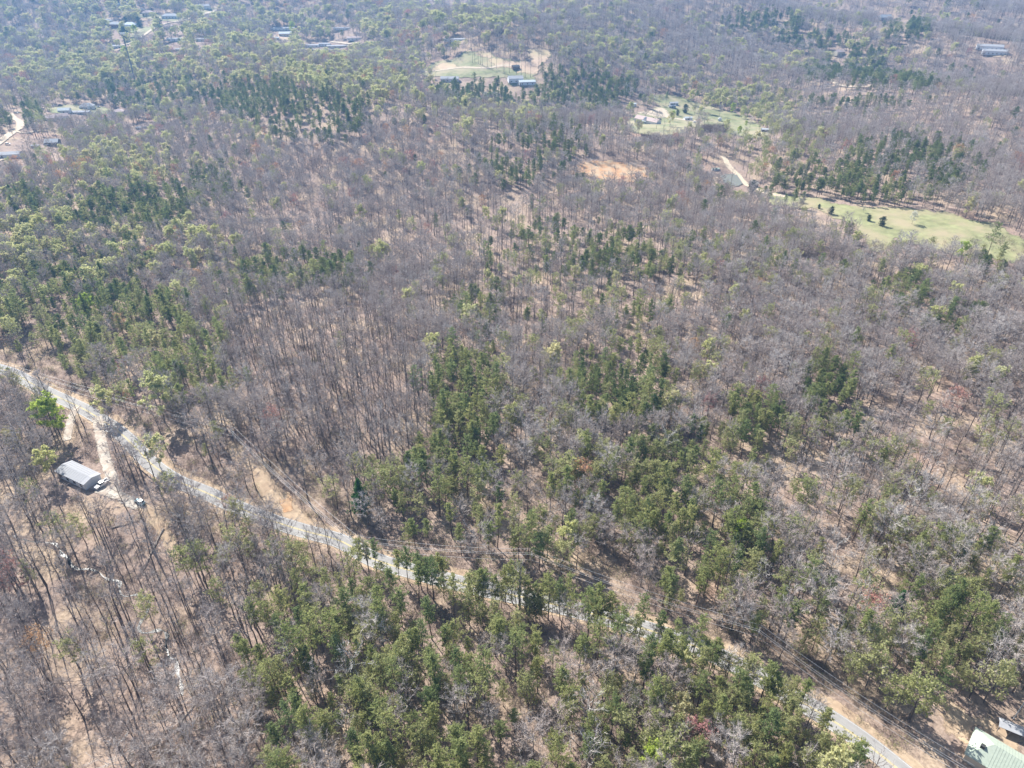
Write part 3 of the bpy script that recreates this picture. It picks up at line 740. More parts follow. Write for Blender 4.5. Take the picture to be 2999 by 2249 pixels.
thouse(1545, 600, 36, 6, 3.2, 0.9, M['siding'], M['white_metal'], 'long white mobile home on the far slope, nearer the cell tower', 'mobile_home', 'mobile home', False, 2, 5)
thouse(1935, 605, 30, 6, 3.2, 0.9, M['siding'], M['white_metal'], 'white mobile home on the far slope, away from the cell tower', 'mobile_home', 'mobile home', False, 2, 5)
thouse(1440, 755, 28, 6, 3.0, 0.9, M['cream'], M['shingle_grey'], 'cream mobile home glimpsed through trunks below the white ones', 'mobile_home', 'mobile home', False, 4, 4)
thouse(600, 705, 20, 7, 3.0, 1.2, M['siding'], M['white_metal'], 'white mobile home beside the road under the cell tower', 'mobile_home', 'mobile home', False, 3, 4)
thouse(1390, 425, 14, 9, 4, 2.5, M['cream'], M['shingle_pink'], 'small pinkish house under bare trees below the hill pasture', ang=0)
def rhouse(x, y, L, W, wall, roof, label, ang=0, h=3.2, rh=1.0, win=4, name='mobile_home', cat='mobile home'):
    q = crop(660, 60, 5.027, [(x, y)])[0]; return shed(q[0], q[1], ang, L, W, h, rh, wall, roof, name, label, cat, False, win)
rhouse(780, 140, 26, 7, M['siding'], M['white_metal'], 'bright white mobile home at the back of the far trailer park', 3)
rhouse(925, 136, 24, 7, M['siding'], M['white_metal'], 'bright white mobile home next to the lime tree in the far trailer park', -2)
rhouse(300, 248, 34, 7, M['siding'], M['white_metal'], 'white mobile home at the west end of the far trailer park', 2)
rhouse(730, 282, 14, 7, M['siding'], M['teal_roof'], 'pale teal-roofed trailer in the red yard', 4)
rhouse(905, 225, 24, 11, M['cream'], M['teal_roof'], 'large pale-roofed house above the red yard of the trailer park', 6, 4, 2.5, 4, 'house', 'house')
rhouse(1715, 138, 28, 6, M['siding'], M['white_metal'], 'narrow white mobile home highest in the far woods', 2)
rhouse(1905, 285, 24, 9, M['siding'], M['shingle_pink'], 'pink-roofed house beside the pale lane of the trailer park', 6, 3.4, 2, 4, 'house', 'house')
rhouse(1265, 390, 26, 7, M['siding'], M['white_metal'], 'white mobile home with parked cars in front of the trailer park', 2)
rhouse(1465, 370, 18, 7, M['siding'], M['white_metal'], 'short white mobile home in the middle of the trailer park', 0)
rhouse(1660, 402, 34, 7, M['cream'], M['white_metal'], 'long cream mobile home below the pale lane', 3)
rhouse(1420, 462, 40, 6, M['grey_wall'], M['white_metal'], 'long low white-roofed shed at the front of the trailer park', 3)
rhouse(2150, 385, 18, 8, M['cream'], M['shingle_pink'], 'pinkish house at the east end of the trailer park', 4, 3.2, 1.6, 4, 'house', 'house')
# houses beyond the bare woods at the side of the picture
def lhouse(x, y, L, W, wall, roof, label, ang=0, h=3.4, rh=2.0, hip=False, win=3, name='house', cat='house'):
    q = crop(0, 260, 4.608, [(x, y)])[0]; return shed(q[0], q[1], ang, L, W, h, rh, wall, roof, name, label, cat, hip, win)
lhouse(1618, 345, 11, 9, M['teal_roof'], M['shingle_pink'], 'small hip-roofed house with dark pines behind it', 12, 3.6, 2.4, True)
lhouse(1185, 268, 15, 9, M['siding'], M['shingle_grey'], 'broad grey hip-roofed house on the lawn beyond the bare woods', 15, 3.2, 3.0, True)
lhouse(1110, 345, 18, 7, M['grey_wall'], M['white_metal'], 'long pale-roofed house in front of the grey hip-roofed one', 8, 3.0, 1.2)
lhouse(880, 325, 12, 7, M['siding'], M['teal_roof'], 'pale blue-roofed house beside the lawn beyond the bare woods', 10)
lhouse(850, 410, 12, 8, M['siding'], M['shingle_pink'], 'gabled house with pink roof behind bare trunks', 28, 3.6, 2.4)
lhouse(690, 432, 10, 7, M['cream'], M['shingle_pink'], 'low house with orange-pink roof next to the gabled one', 15)
lhouse(725, 765, 11, 8, M['shingle_dark'], M['shingle_grey'], 'dark-walled house with grey roof under the thin drive', 10, 3.6, 2.2)
lhouse(1875, 548, 5, 3.6, M['siding'], M['white_metal'], 'tiny white shed alone in the bare woods', 25, 2.2, 0.8, False, 1, 'garden_shed', 'shed')
lhouse(1960, 530, 5, 3, M['siding'], M['shingle_pink'], 'tiny pinkish shed next to the white one in the bare woods', 10, 2.2, 0.8, False, 1, 'garden_shed', 'shed')
lhouse(60, 925, 26, 8, M['siding'], M['white_metal'], 'long white-roofed house cut by the picture edge', 12, 3.0, 1.4)
lhouse(490, 800, 6, 3, M['cream'], M['white_metal'], 'small white trailer beside the dark-walled house', 5, 2.4, 0.5, False, 1, 'trailer', 'trailer')
# far side of the valley
q = lambda x, y: crop(2000, 0, 2.074, [(x, y)])[0]
shed(*q(1860, 300), -22, 32, 8, 4.5, 2.0, M['siding'], M['white_metal'], 'poultry_barn', 'long bright white barn in the far woods, uphill one of the pair', 'barn', windows=6)
shed(*q(1890, 330), -22, 30, 8, 4.5, 2.0, M['siding'], M['white_metal'], 'poultry_barn', 'long bright white barn in the far woods, downhill one of the pair', 'barn', windows=6)
shed(*q(945, 335), 20, 14, 10, 5, 3, M['cream'], M['shingle_pink'], 'house', 'cream house alone among pines in the far woods', 'house', windows=2)
shed(*q(1225, 118), 5, 20, 12, 4, 4, M['grey_wall'], M['shingle_grey'], 'house', 'grey house by a small lawn near the top of the picture', 'house', windows=3)
shed(*q(600, 10), 5, 18, 12, 4, 3, M['siding'], M['shingle_grey'], 'house', 'pale house on a bright lawn at the very top', 'house', windows=3)

# ------------------------------------------------------------------ vehicles
def wheels(e, xs, half, r):
    for x in xs:
        for s in (-1, 1):
            w = MB(); w.tube([(x, s * (half - 0.22), r), (x, s * half, r)], [r, r], 14); wo = w.obj('wheel', M['rubber'], e)
            w = MB(); w.tube([(x, s * (half - 0.05), r), (x, s * (half + 0.015), r)], [r * 0.6, r * 0.6], 12); w.obj('rim', M['rim'], wo)

def loft(b, secs, mi=0):
    """cross sections (x, half width bottom, z0, half width top, z1), joined lengthwise"""
    vs = []; fs = []
    for x, w0, z0, w1, z1 in secs:
        vs += [(x, -w0, z0), (x, w0, z0), (x, w1, z1), (x, -w1, z1)]
    for i in range(len(secs) - 1):
        a = i * 4
        for k in range(4): fs.append((a + k, a + (k + 1) % 4, a + 4 + (k + 1) % 4, a + 4 + k))
    fs.append((3, 2, 1, 0)); a = (len(secs) - 1) * 4; fs.append((a, a + 1, a + 2, a + 3))
    b.add(vs, fs, mi)

def pickup(loc, rz, label):
    e = empty('pickup_truck', loc, rz); tag(e, label, 'pickup truck')
    b = MB()                                            # front of the truck at +x
    loft(b, [(2.75, 0.80, 0.55, 0.72, 0.95), (2.6, 0.95, 0.42, 0.88, 1.08), (1.25, 0.98, 0.38, 0.94, 1.18), (-0.9, 0.98, 0.38, 0.95, 1.2)])
    b.obj('body', M['white_paint'], e)
    b = MB()                                            # open bed
    b.box((-1.85, 0, 0.62), (1.9, 1.9, 0.12)); b.box((-1.85, 0.92, 0.88), (1.9, 0.12, 0.7)); b.box((-1.85, -0.92, 0.88), (1.9, 0.12, 0.7)); b.box((-2.8, 0, 0.88), (0.1, 1.96, 0.7))
    bed = b.obj('bed', M['white_paint'], e)
    b = MB(); b.box((-1.85, 0, 0.70), (1.86, 1.7, 0.04)); b.obj('bed_liner', M['dark_paint'], bed)
    b = MB(); loft(b, [(1.35, 0.88, 1.17, 0.80, 1.2), (0.75, 0.90, 1.17, 0.74, 1.74), (-0.75, 0.90, 1.17, 0.74, 1.76), (-0.92, 0.90, 1.17, 0.76, 1.3)]); cab = b.obj('cab_glass', M['glass'], e)
    b = MB(); loft(b, [(0.72, 0.76, 1.72, 0.70, 1.80), (-0.74, 0.76, 1.74, 0.70, 1.82)]); b.obj('cab_roof', M['white_paint'], e)
    for s in (-1, 1):
        b = MB(); b.box((2.6, s * 0.66, 0.86), (0.24, 0.36, 0.18)); b.obj('headlight', M['lamp_glass'], e)
        b = MB(); b.box((0.0, s * 0.86, 1.47), (0.12, 0.12, 0.6)); b.obj('door_pillar', M['white_paint'], e)
        b = MB(); b.box((-2.83, s * 0.9, 0.98), (0.06, 0.14, 0.4)); b.obj('tail_light', M['tail'], e)
    b = MB(); b.box((2.76, 0, 0.52), (0.16, 1.75, 0.2)); b.obj('bumper', M['rim'], e)
    wheels(e, (1.75, -1.75), 0.98, 0.38)
    return e

def car(loc, rz, label, body, name='car', hatch=True):
    e = empty(name, loc, rz); tag(e, label, 'car')
    b = MB(); loft(b, [(2.15, 0.68, 0.42, 0.62, 0.68), (2.0, 0.84, 0.32, 0.76, 0.80), (0.95, 0.88, 0.28, 0.84, 0.98), (-1.7, 0.88, 0.28, 0.84, 1.02), (-2.1, 0.80, 0.34, 0.76, 0.96)]); b.obj('body', body, e)
    rear = -2.0 if hatch else -1.55
    b = MB(); loft(b, [(1.05, 0.80, 0.97, 0.74, 1.0), (0.25, 0.82, 0.97, 0.64, 1.43), (-1.2, 0.82, 0.97, 0.64, 1.43), (rear, 0.78, 0.97, 0.72, 1.04)]); b.obj('window_glass', M['glass'], e)
    b = MB(); loft(b, [(0.22, 0.66, 1.42, 0.60, 1.48), (-1.2, 0.66, 1.42, 0.60, 1.48)]); b.obj('car_roof', body, e)
    for s in (-1, 1):
        b = MB(); b.box((2.0, s * 0.58, 0.68), (0.24, 0.3, 0.13)); b.obj('headlight', M['lamp_glass'], e)
        b = MB(); b.box((-2.06, s * 0.62, 0.8), (0.12, 0.24, 0.14)); b.obj('tail_light', M['tail'], e)
        b = MB(); b.box((-0.45, s * 0.78, 1.2), (0.1, 0.1, 0.42)); b.obj('door_pillar', body, e)
    wheels(e, (1.35, -1.3), 0.88, 0.32)
    return e

def on_ground(px, dz=0.22):
    c = G([px], hf=hg)[0]; return (c[0], c[1], Z(c[0], c[1]) + dz)
A, B = G([k5(850, 740), k5(1030, 620)], hf=hg); d = A - B
c = (A + B) / 2
pickup((c[0], c[1], Z(c[0], c[1]) + 0.2), math.atan2(d[1], d[0]), 'white pickup truck parked at the end wall of the white-roofed building')
A, B = G([k5(1490, 930), k5(1620, 1000)], hf=hg); d = B - A; c = (A + B) / 2
car((c[0], c[1], Z(c[0], c[1]) + 0.2), math.atan2(d[1], d[0]) + math.pi, 'pale blue hatchback with dark rear window at the end of the gravel yard', M['blue_paint'])
car(on_ground(f4(560, 385), 0.4), 0.2, 'dark car parked beside the farmhouse', M['dark_paint'])
car(on_ground(f4(1000, 425), 0.4), 0.5, 'white car parked next to the camping trailer in the farmyard', M['white_paint'])
car(on_ground(crop(0, 260, 4.608, [(820, 232)])[0], 0.5), 0.3, 'dark car on the yellow lawn beyond the bare woods', M['dark_paint'])
car(on_ground(crop(0, 260, 4.608, [(735, 240)])[0], 0.5), 1.2, 'white car on the yellow lawn beyond the bare woods', M['white_paint'])
car(on_ground(crop(0, 260, 4.608, [(1330, 255)])[0], 0.5), 0.6, 'white car parked next to the broad grey house', M['white_paint'])
car(on_ground(crop(0, 260, 4.608, [(625, 770)])[0], 0.5), 0.2, 'white car parked beside the dark-walled house', M['white_paint'])
car(on_ground(crop(0, 260, 4.608, [(110, 760)])[0], 0.5), 0.3, 'grey car at the roadside of the bending gravel lane', M['rim'])
car(on_ground(crop(0, 260, 4.608, [(220, 335)])[0], 0.5), 0.1, 'grey car at the top end of the bending gravel lane', M['rim'])
for (x, y), n in zip([(1150, 412), (1310, 372), (1700, 490), (1480, 345)], ['first parked car in front of the white mobile homes of the trailer park', 'white car between two white mobile homes of the trailer park', 'pale car below the long cream mobile home', 'white car behind the short white mobile home']):
    car(on_ground(crop(660, 60, 5.027, [(x, y)])[0], 0.8), random.uniform(0, 1), n, M['white_paint'])
car(on_ground(fc([(1790, 600)])[0], 0.7), 0.4, 'red-brown car in the bright yard below the far field', M['brick'])

# ------------------------------------------------------------------ power line, cell tower
POLES = []
def power_pole(base_px, top_px, label, wire_dir):
    c = G([base_px], hf=hg)[0]; z = Z(c[0], c[1])
    e = empty('power_pole', (c[0], c[1], z), math.atan2(wire_dir[1], wire_dir[0])); tag(e, label, 'power pole', 'power poles along the road')
    Hh = 11.5
    b = MB(); b.tube([(0, 0, -0.3), (0, 0, Hh)], [0.17, 0.11], 10); b.obj('shaft', M['pole'], e)
    b = MB(); b.box((0.14, 0, Hh - 0.5), (0.1, 2.6, 0.13)); arm = b.obj('crossarm', M['pole'], e)
    for s in (-1.2, -0.55, 1.2):
        b = MB(); b.tube([(0.14, s, Hh - 0.43), (0.14, s, Hh - 0.18)], [0.05, 0.06], 8); b.obj('insulator', M['insulator'], arm)
    b = MB(); b.tube([(0, 0.32, Hh - 2.5), (0, 0.32, Hh - 1.6)], [0.2, 0.2], 10); b.obj('transformer', M['insulator'], e)
    POLES.append((c, z, math.atan2(wire_dir[1], wire_dir[0]))); return e
pole_px = [(-210, 1050), (697, 1325), (1052, 1650), (1555, 1690), (2203, 1916), (2800, 2330)]
pg = [G([q_], hf=hg)[0] for q_ in pole_px]
pl_labels = ['wooden power pole beyond the picture edge by the far road end', 'wooden power pole with crossarm on the bank above the road bend', 'wooden power pole standing at the road edge among slim pines', 'wooden power pole in front of the dark shade beyond the roadside pines',
             'tall pale power pole standing in shade above the lower road', 'power pole beyond the bottom of the picture by the road']
for i, p in enumerate(pg):
    d = pg[min(i + 1, len(pg) - 1)] - pg[max(i - 1, 0)]
    if i in (0, 5): POLES.append((p, Z(*p), math.atan2(d[1], d[0])))
    else: power_pole(pole_px[i], None, pl_labels[i], d)
for w, (s, hh, nm) in enumerate([(-1.2, 11.33, 'bare electric wire on the road-side end of the crossarms'), (-0.55, 11.33, 'bare electric wire on the middle insulators of the crossarms'), (1.2, 11.33, 'bare electric wire on the forest-side end of the crossarms'), (0.15, 7.6, 'low telephone cable slung beneath the electric wires')]):
    pts = []
    for i in range(len(POLES) - 1):
        (c0, z0, a0), (c1, z1, a1) = POLES[i], POLES[i + 1]
        p0 = np.array([c0[0] - math.sin(a0) * s, c0[1] + math.cos(a0) * s, z0 + hh]); p1 = np.array([c1[0] - math.sin(a1) * s, c1[1] + math.cos(a1) * s, z1 + hh])
        for t in np.linspace(0, 1, 14, endpoint=(i == len(POLES) - 2)):
            q_ = p0 * (1 - t) + p1 * t; q_[2] -= 4 * t * (1 - t) * 1.4; pts.append(q_)
    b = MB(); b.tube(pts, [0.032 if w < 3 else 0.036] * len(pts), 4, cap=False); tag(b.obj('power_wire', M['wire']), nm, 'wire', 'wires along the road')

tw = G([(398, 245)])[0]; tz = Z(*tw); _, _, dep = project(tw[0], tw[1], tz)
th = 58.0
e = empty('cell_tower', (tw[0], tw[1], tz)); tag(e, 'tall slender cell tower rising above the far woods', 'cell tower')
b = MB(); b.tube([(0, 0, 0), (0, 0, th)], [0.95, 0.55], 12); b.obj('mast', M['steel'], e)
b = MB(); b.tube([(0, 0, th - 0.4), (0, 0, th - 0.1)], [2.2, 2.2], 12); pf = b.obj('platform', M['insulator'], e)
for i in range(9):
    a = i * 2 * math.pi / 9
    b = MB(); b.box((2.6 * math.cos(a), 2.6 * math.sin(a), th + 0.3), (0.5, 0.7, 2.6), a); b.obj('antenna_panel', M['antenna'], e)
b = MB(); b.tube([(0, 0, th), (0, 0, th + 3)], [0.12, 0.06], 6); b.obj('lightning_rod', M['steel'], e)

# ------------------------------------------------------------------ tree prototypes
def rv(r, s=1.0): return np.array([r.gauss(0, s), r.gauss(0, s), r.gauss(0, s)])
def unit(v): return v / (np.linalg.norm(v) + 1e-9)

def sliver(b, p, q, w, r, mi=0):
    d = unit(q - p); a = unit(np.cross(d, rv(r))) * w * 0.5
    b.add([p - a, p + a, q], [(0, 1, 2)], mi)

def stick(b, p, q, w0, w1, mi=0):
    b.tube([p, q], [w0, w1], 3, mi, cap=False)

def trunk_path(r, Hh, lean=0.03, n=6, wob=0.12):
    pts = []; d = np.array([r.gauss(0, lean), r.gauss(0, lean), 0]); off = np.zeros(3)
    for i in range(n + 1):
        t = i / n
        pts.append(np.array([0, 0, Hh * t]) + d * Hh * t + off)
        off = off + np.array([r.gauss(0, wob), r.gauss(0, wob), 0])
    return pts

def along(pts, t):
    x = t * (len(pts) - 1); i = min(int(x), len(pts) - 2); f = x - i
    return pts[i] * (1 - f) + pts[i + 1] * f

def bare_tree(seed, Hh, Rc, cb, n1, n2, n3, spread, tw=0.03, leaf=None, nleaf=0, lsize=0.3):
    """forked hardwood: trunk and limbs in one mesh, crown of branchlets and twigs (and young leaves) in the other"""
    r = random.Random(seed); T = MB(); Cn = MB()
    tp = trunk_path(r, Hh * 0.93); r0 = 0.0105 * Hh + 0.02
    T.tube([p if i else p - np.array([0, 0, 0.3]) for i, p in enumerate(tp)], [r0 * (1.18 if i == 0 else (1 - 0.86 * i / 6)) for i in range(7)], 6, cap=False)
    tips = []
    for i in range(n1):
        f = i / max(1, n1 - 1)
        t = cb + (0.98 - cb) * f ** 0.85
        p = along(tp, t); a = i * 2.399 + r.uniform(-0.5, 0.5)
        prof = math.sin(math.pi * (0.16 + 0.72 * f)) ** 0.7
        L = Rc * prof * r.uniform(0.8, 1.25) / max(0.35, math.sin(spread))
        el = (math.pi / 2 - spread) * (0.75 + 0.6 * f) + r.uniform(-0.15, 0.15)
        el = min(el, 1.45)
        d = np.array([math.cos(a) * math.cos(el), math.sin(a) * math.cos(el), math.sin(el)])
        m = p + d * L * 0.5 + rv(r, 0.05 * L); q = p + d * L + np.array([0, 0, 0.10 * L]) + rv(r, 0.07 * L)
        rr = r0 * (0.42 - 0.25 * f)
        T.tube([p, m, q], [rr, rr * 0.62, rr * 0.2], 4, cap=False)
        for j in range(n2):
            u = 0.3 + 0.7 * (j + r.random()) / n2
            s = (p * (1 - u * 2) + m * u * 2) if u < 0.5 else (m * (2 - 2 * u) + q * (2 * u - 1))
            dd = unit(d + rv(r, 0.62) + np.array([0, 0, 0.28])); l2 = L * r.uniform(0.26, 0.5) * (1.15 - 0.4 * u)
            e = s + dd * l2
            sliver(Cn, s, e, 0.075 + 0.02 * Rc * 0.3, r)
            for k in range(n3):
                v = r.uniform(0.2, 1.0); s3 = s * (1 - v) + e * v
                d3 = unit(dd + rv(r, 0.65) + np.array([0, 0, 0.32])); l3 = r.uniform(0.5, 1.25) * (0.5 + 0.09 * Hh * 0.4)
                e3 = s3 + d3 * l3
                sliver(Cn, s3, e3, tw, r); tips.append(e3)
    if nleaf:
        for _ in range(nleaf):
            c = r.choice(tips) + rv(r, 0.22); n = unit(rv(r)); a = unit(np.cross(n, rv(r))); b2 = np.cross(n, a); s = lsize * r.uniform(0.6, 1.3)
            Cn.add([c + a * s, c - a * s * 0.5 + b2 * s * 0.6, c - a * s * 0.5 - b2 * s * 0.6], [(0, 1, 2)], 1)
    return T, Cn

def tuft(Cn, r, c, n, s, up=0.35, ln=1.0):
    for _ in range(n):
        d = unit(rv(r) + np.array([0, 0, up])); w = unit(np.cross(d, rv(r))) * s * 0.26
        o = c + rv(r, s * 0.28)
        Cn.add([o - w, o + w, o + d * s * ln * r.uniform(0.7, 1.3)], [(0, 1, 2)], 1)

def pine_tree(seed, Hh, Rc, cb, whorls, per, tufts, ntri, shape='oval', s=0.6):
    r = random.Random(seed); T = MB(); Cn = MB()
    tp = trunk_path(r, Hh * 0.97, 0.02, 6, 0.07); r0 = 0.0095 * Hh + 0.02
    T.tube([p if i else p - np.array([0, 0, 0.3]) for i, p in enumerate(tp)], [r0 * (1.15 if i == 0 else (1 - 0.9 * i / 6)) for i in range(7)], 6, cap=False)
    for i in range(whorls):
        f = i / (whorls - 1)
        t = cb + (0.99 - cb) * f
        if shape == 'oval': prof = math.sin(math.pi * (0.14 + 0.80 * f)) ** 0.75
        elif shape == 'cone': prof = (1 - f) ** 0.8 * 0.95 + 0.08
        else: prof = math.sin(math.pi * min(1, 0.30 + 0.66 * f)) ** 0.5
        if r.random() < 0.10: prof *= 0.5
        for j in range(per):
            if r.random() < 0.16: continue
            a = j * 2 * math.pi / per + i * 1.1 + r.uniform(-0.4, 0.4)
            L = Rc * prof * r.uniform(0.5, 1.35); el = (0.05 + 0.55 * f) + r.uniform(-0.15, 0.2)
            if shape == 'cone': el = 0.12 + r.uniform(-0.1, 0.15)
            d = np.array([math.cos(a) * math.cos(el), math.sin(a) * math.cos(el), math.sin(el)])
            p = along(tp, min(t + r.uniform(-0.02, 0.02), 0.995)); q = p + d * L
            stick(T, p, q, 0.045, 0.02)
            nt_ = max(2, int(tufts * (0.4 + prof)))
            for k in range(nt_):
                u = 0.28 + 0.78 * (k + r.random()) / nt_
                c = p * (1 - u) + q * u + rv(r, 0.16) * (0.5 + L * 0.25)
                tuft(Cn, r, c, ntri, s * r.uniform(0.75, 1.2))
    for _ in range(3): tuft(Cn, r, tp[-1] + rv(r, 0.15), ntri, s)
    # a few dead stubs under the crown
    for i in range(5):
        t = cb * r.uniform(0.45, 0.98); a = r.uniform(0, 6.28); p = along(tp, t)
        stick(T, p, p + np.array([math.cos(a), math.sin(a), 0.1]) * r.uniform(0.5, 1.4), 0.03, 0.012)
    return T, Cn

def bush(seed, Hh, n, leafy, s=0.25):
    r = random.Random(seed); Cn = MB()
    for _ in range(n):
        a = r.uniform(0, 6.28); o = np.array([r.gauss(0, 0.3), r.gauss(0, 0.3), 0.0]) * Hh
        d = unit(np.array([math.cos(a) * 0.6, math.sin(a) * 0.6, 1.0]) + rv(r, 0.25)); L = Hh * r.uniform(0.6, 1.1)
        e = o + d * L; sliver(Cn, o, e, 0.05, r)
        for k in range(4):
            u = r.uniform(0.3, 1); q = o * (1 - u) + e * u; sliver(Cn, q, q + unit(d + rv(r, 0.7)) * L * 0.4, 0.035, r)
        for k in range(leafy):
            tuft(Cn, r, e + rv(r, 0.25 * Hh), 1, s)
    return Cn

PRO = {}                                                  # kind -> list of (trunk mesh, crown mesh, joined mesh, height, radius)
HID = {}
def proto(kind, T, Cn, mats_t, mats_c, joined=True):
    i = len(PRO.setdefault(kind, []))
    tm = T.mesh(f'{kind}_trunk', mats_t); cm = Cn.mesh(f'{kind}_crown', mats_c)
    J = MB(); J.v = list(T.v); J.f = list(T.f); J.m = [0] * len(T.f); J.add(Cn.v, Cn.f); J.m = [0] * len(T.f) + [1 + m for m in Cn.m]
    jm = J.mesh(f'{kind}_tree', [mats_t] + list(mats_c))
    PRO[kind].append((tm, cm, jm))

B, Tw = M['bark'], M['twig']
for s in range(6):        # slim young grove trees
    proto('slim', *bare_tree(100 + s, random.uniform(18, 21.5), random.uniform(1.8, 2.5), random.uniform(0.42, 0.55), 12, 4, 6, R(36), 0.042), B, [Tw])
for s in range(11):       # spreading woodland hardwoods
    proto('oak', *bare_tree(200 + s, random.uniform(12.5, 19), random.uniform(2.9, 5.2), random.uniform(0.26, 0.46), 19, 7, 16, R(58), 0.048), B, [Tw])
for s in range(2):        # pale-barked crown (sycamore-like)
    proto('pale', *bare_tree(250 + s, random.uniform(15.5, 17), random.uniform(4.2, 4.8), 0.3, 15, 6, 6, R(58), 0.06), M['pale_bark'], [M['pale_bark']])
for s in range(9):
    proto('pine', *pine_tree(300 + s, random.uniform(13.5, 20.5), random.uniform(1.9, 3.6), random.uniform(0.42, 0.60), 13, 4, 6, 6, ('oval', 'flat', 'oval')[s % 3], 0.47), M['pine_bark'], [M['pine_bark'], M['pine']])
for s in range(6):        # darker, fuller pines of the far stands
    proto('darkpine', *pine_tree(320 + s, random.uniform(12.5, 19.5), random.uniform(2.2, 3.7), random.uniform(0.32, 0.55), 12, 5, 5, 6, 'oval', 0.55), M['pine_bark'], [M['pine_bark'], M['dark_pine']])
for s in range(4):        # bushier olive-green pines
    proto('scrub', *pine_tree(330 + s, random.uniform(11, 16), random.uniform(2.3, 3.6), random.uniform(0.26, 0.40), 12, 5, 6, 5, 'flat', 0.43), M['pine_bark'], [M['pine_bark'], M['olive']])
for s in range(2):
    proto('cedar', *pine_tree(350 + s, 7.6, 2.7, 0.06, 12, 8, 5, 6, 'oval', 0.5), M['pine_bark'], [M['pine_bark'], M['cedar']])
for s in range(2):
    proto('whitepine', *pine_tree(360 + s, 15.5, 3.1, 0.12, 16, 7, 6, 7, 'cone', 0.65), M['pine_bark'], [M['pine_bark'], M['white_pine']])
for kind, mat, nl, ls, k in (('lime', 'lime', 1700, 0.46, 4), ('greening', 'olive', 900, 0.34, 4), ('bright', 'bright_lime', 2600, 0.40, 2), ('red', 'red', 800, 0.30, 2), ('orange', 'orange', 800, 0.30, 2), ('blossom', 'white_blossom', 1600, 0.34, 2)):
    for s in range(k):
        proto(kind, *bare_tree(400 + 10 * (ord(kind[0]) % 7) + s * 3 + len(kind), random.uniform(12.5, 15.5), random.uniform(2.5, 3.4), random.uniform(0.26, 0.38), 14, 5, 5, R(48), 0.035, leaf=1, nleaf=nl, lsize=ls), B, [Tw, M[mat]])

# ------------------------------------------------------------------ where trees stand
def D(pts): return [(x * 2999 / 2212, y * 2999 / 2212) for x, y in pts]      # overview pixels to photograph pixels
PINE_E = [  # centre x, y, radii, share of pines (overview pixels, at crown height)
    (40, 240, 70, 25, .7), (330, 195, 150, 32, .5), (560, 205, 120, 40, .9), (660, 240, 130, 48, 1.2), (290, 440, 130, 42, 1.0), (450, 395, 90, 40, .5), (60, 420, 60, 30, .5), (150, 460, 120, 30, .4),
    (90, 640, 150, 80, .6), (250, 690, 190, 90, .68), (420, 770, 110, 100, .62), (600, 590, 140, 55, .55), (705, 565, 70, 28, .8), (100, 800, 140, 60, .45), (180, 560, 150, 40, .35), (30, 760, 80, 60, .6),
    (1180, 310, 90, 60, .5), (1110, 340, 80, 50, .5), (1080, 190, 130, 30, .95), (1240, 185, 110, 42, .95), (1330, 195, 70, 30, .8), (1000, 175, 70, 22, .6), (1650, 45, 90, 22, .75), (1760, 82, 90, 20, .75), (1850, 112, 80, 18, .75), (1830, 150, 100, 18, .6), (1960, 60, 50, 26, .8),
    (1930, 172, 100, 18, .7), (1840, 214, 140, 11, .8), (1480, 210, 40, 14, .7), (1740, 375, 70, 55, .45), (1970, 345, 150, 65, .6), (1850, 400, 140, 50, .75), (1690, 390, 40, 40, .5),
    (1320, 540, 160, 55, .4), (1200, 500, 90, 35, .5), (1290, 555, 100, 35, .6), (1070, 590, 60, 60, .3), (1030, 640, 70, 60, .35), (1000, 850, 80, 115, .95), (1040, 740, 70, 60, .3), (1340, 820, 115, 80, 1.35), (1385, 690, 70, 50, .5),
    (1790, 825, 52, 64, 1.7), (1640, 890, 62, 36, 1.4), (1840, 890, 50, 45, .6), (1580, 955, 100, 65, .85), (1440, 1000, 130, 85, .5), (1400, 1070, 70, 85, .8), (1455, 1115, 75, 75, .7), (1600, 1150, 90, 125, .5),
    (960, 1000, 150, 90, .55), (1010, 1100, 160, 80, .5), (880, 990, 60, 50, .6), (1250, 1040, 70, 70, .5), (1160, 1160, 80, 60, .45),
    (2050, 1365, 90, 75, .92), (2130, 1500, 50, 40, .9), (1950, 1560, 90, 70, .6), (1500, 1260, 60, 60, .7), (1940, 620, 70, 40, .5), (2070, 675, 80, 40, .4), (2160, 530, 50, 50, .8), (1250, 800, 60, 60, .3),
    (1300, 1290, 190, 40, .85), (1120, 1240, 100, 40, .8), (930, 1220, 80, 40, .7), (1480, 1370, 130, 40, .7), (1700, 1390, 150, 80, .5), (1450, 570, 60, 30, .4), (1500, 510, 60, 25, .4), (1760, 560, 110, 20, .35), (1600, 520, 120, 30, .25)]
BOTTOM_PINE = D([(520, 1340), (650, 1230), (870, 1240), (1100, 1230), (1330, 1300), (1560, 1390), (1720, 1480), (1880, 1620), (1850, 1800), (480, 1800), (600, 1560), (500, 1430)])
RIGHT_MIX = D([(1480, 1060), (1700, 1080), (2212, 1180), (2400, 1200), (2400, 1700), (1980, 1700), (1700, 1420), (1400, 1300)])
GROVE = D([(500, 650), (600, 600), (760, 600), (900, 740), (930, 860), (900, 960), (830, 1000), (700, 960), (560, 850), (480, 800)])
LEFT_LIME = [(250, 100, 330, 110, .36), (650, 110, 300, 120, .42), (180, 520, 220, 130, .42), (60, 640, 100, 60, .4), (380, 500, 120, 60, .22), (250, 350, 120, 50, .22), (1000, 100, 150, 60, .12), (1350, 130, 140, 60, .2), (1560, 230, 160, 50, .3), (1830, 90, 200, 60, .14), (1100, 220, 130, 40, .3), (250, 20, 300, 30, .35), (900, 30, 400, 30, .25)]
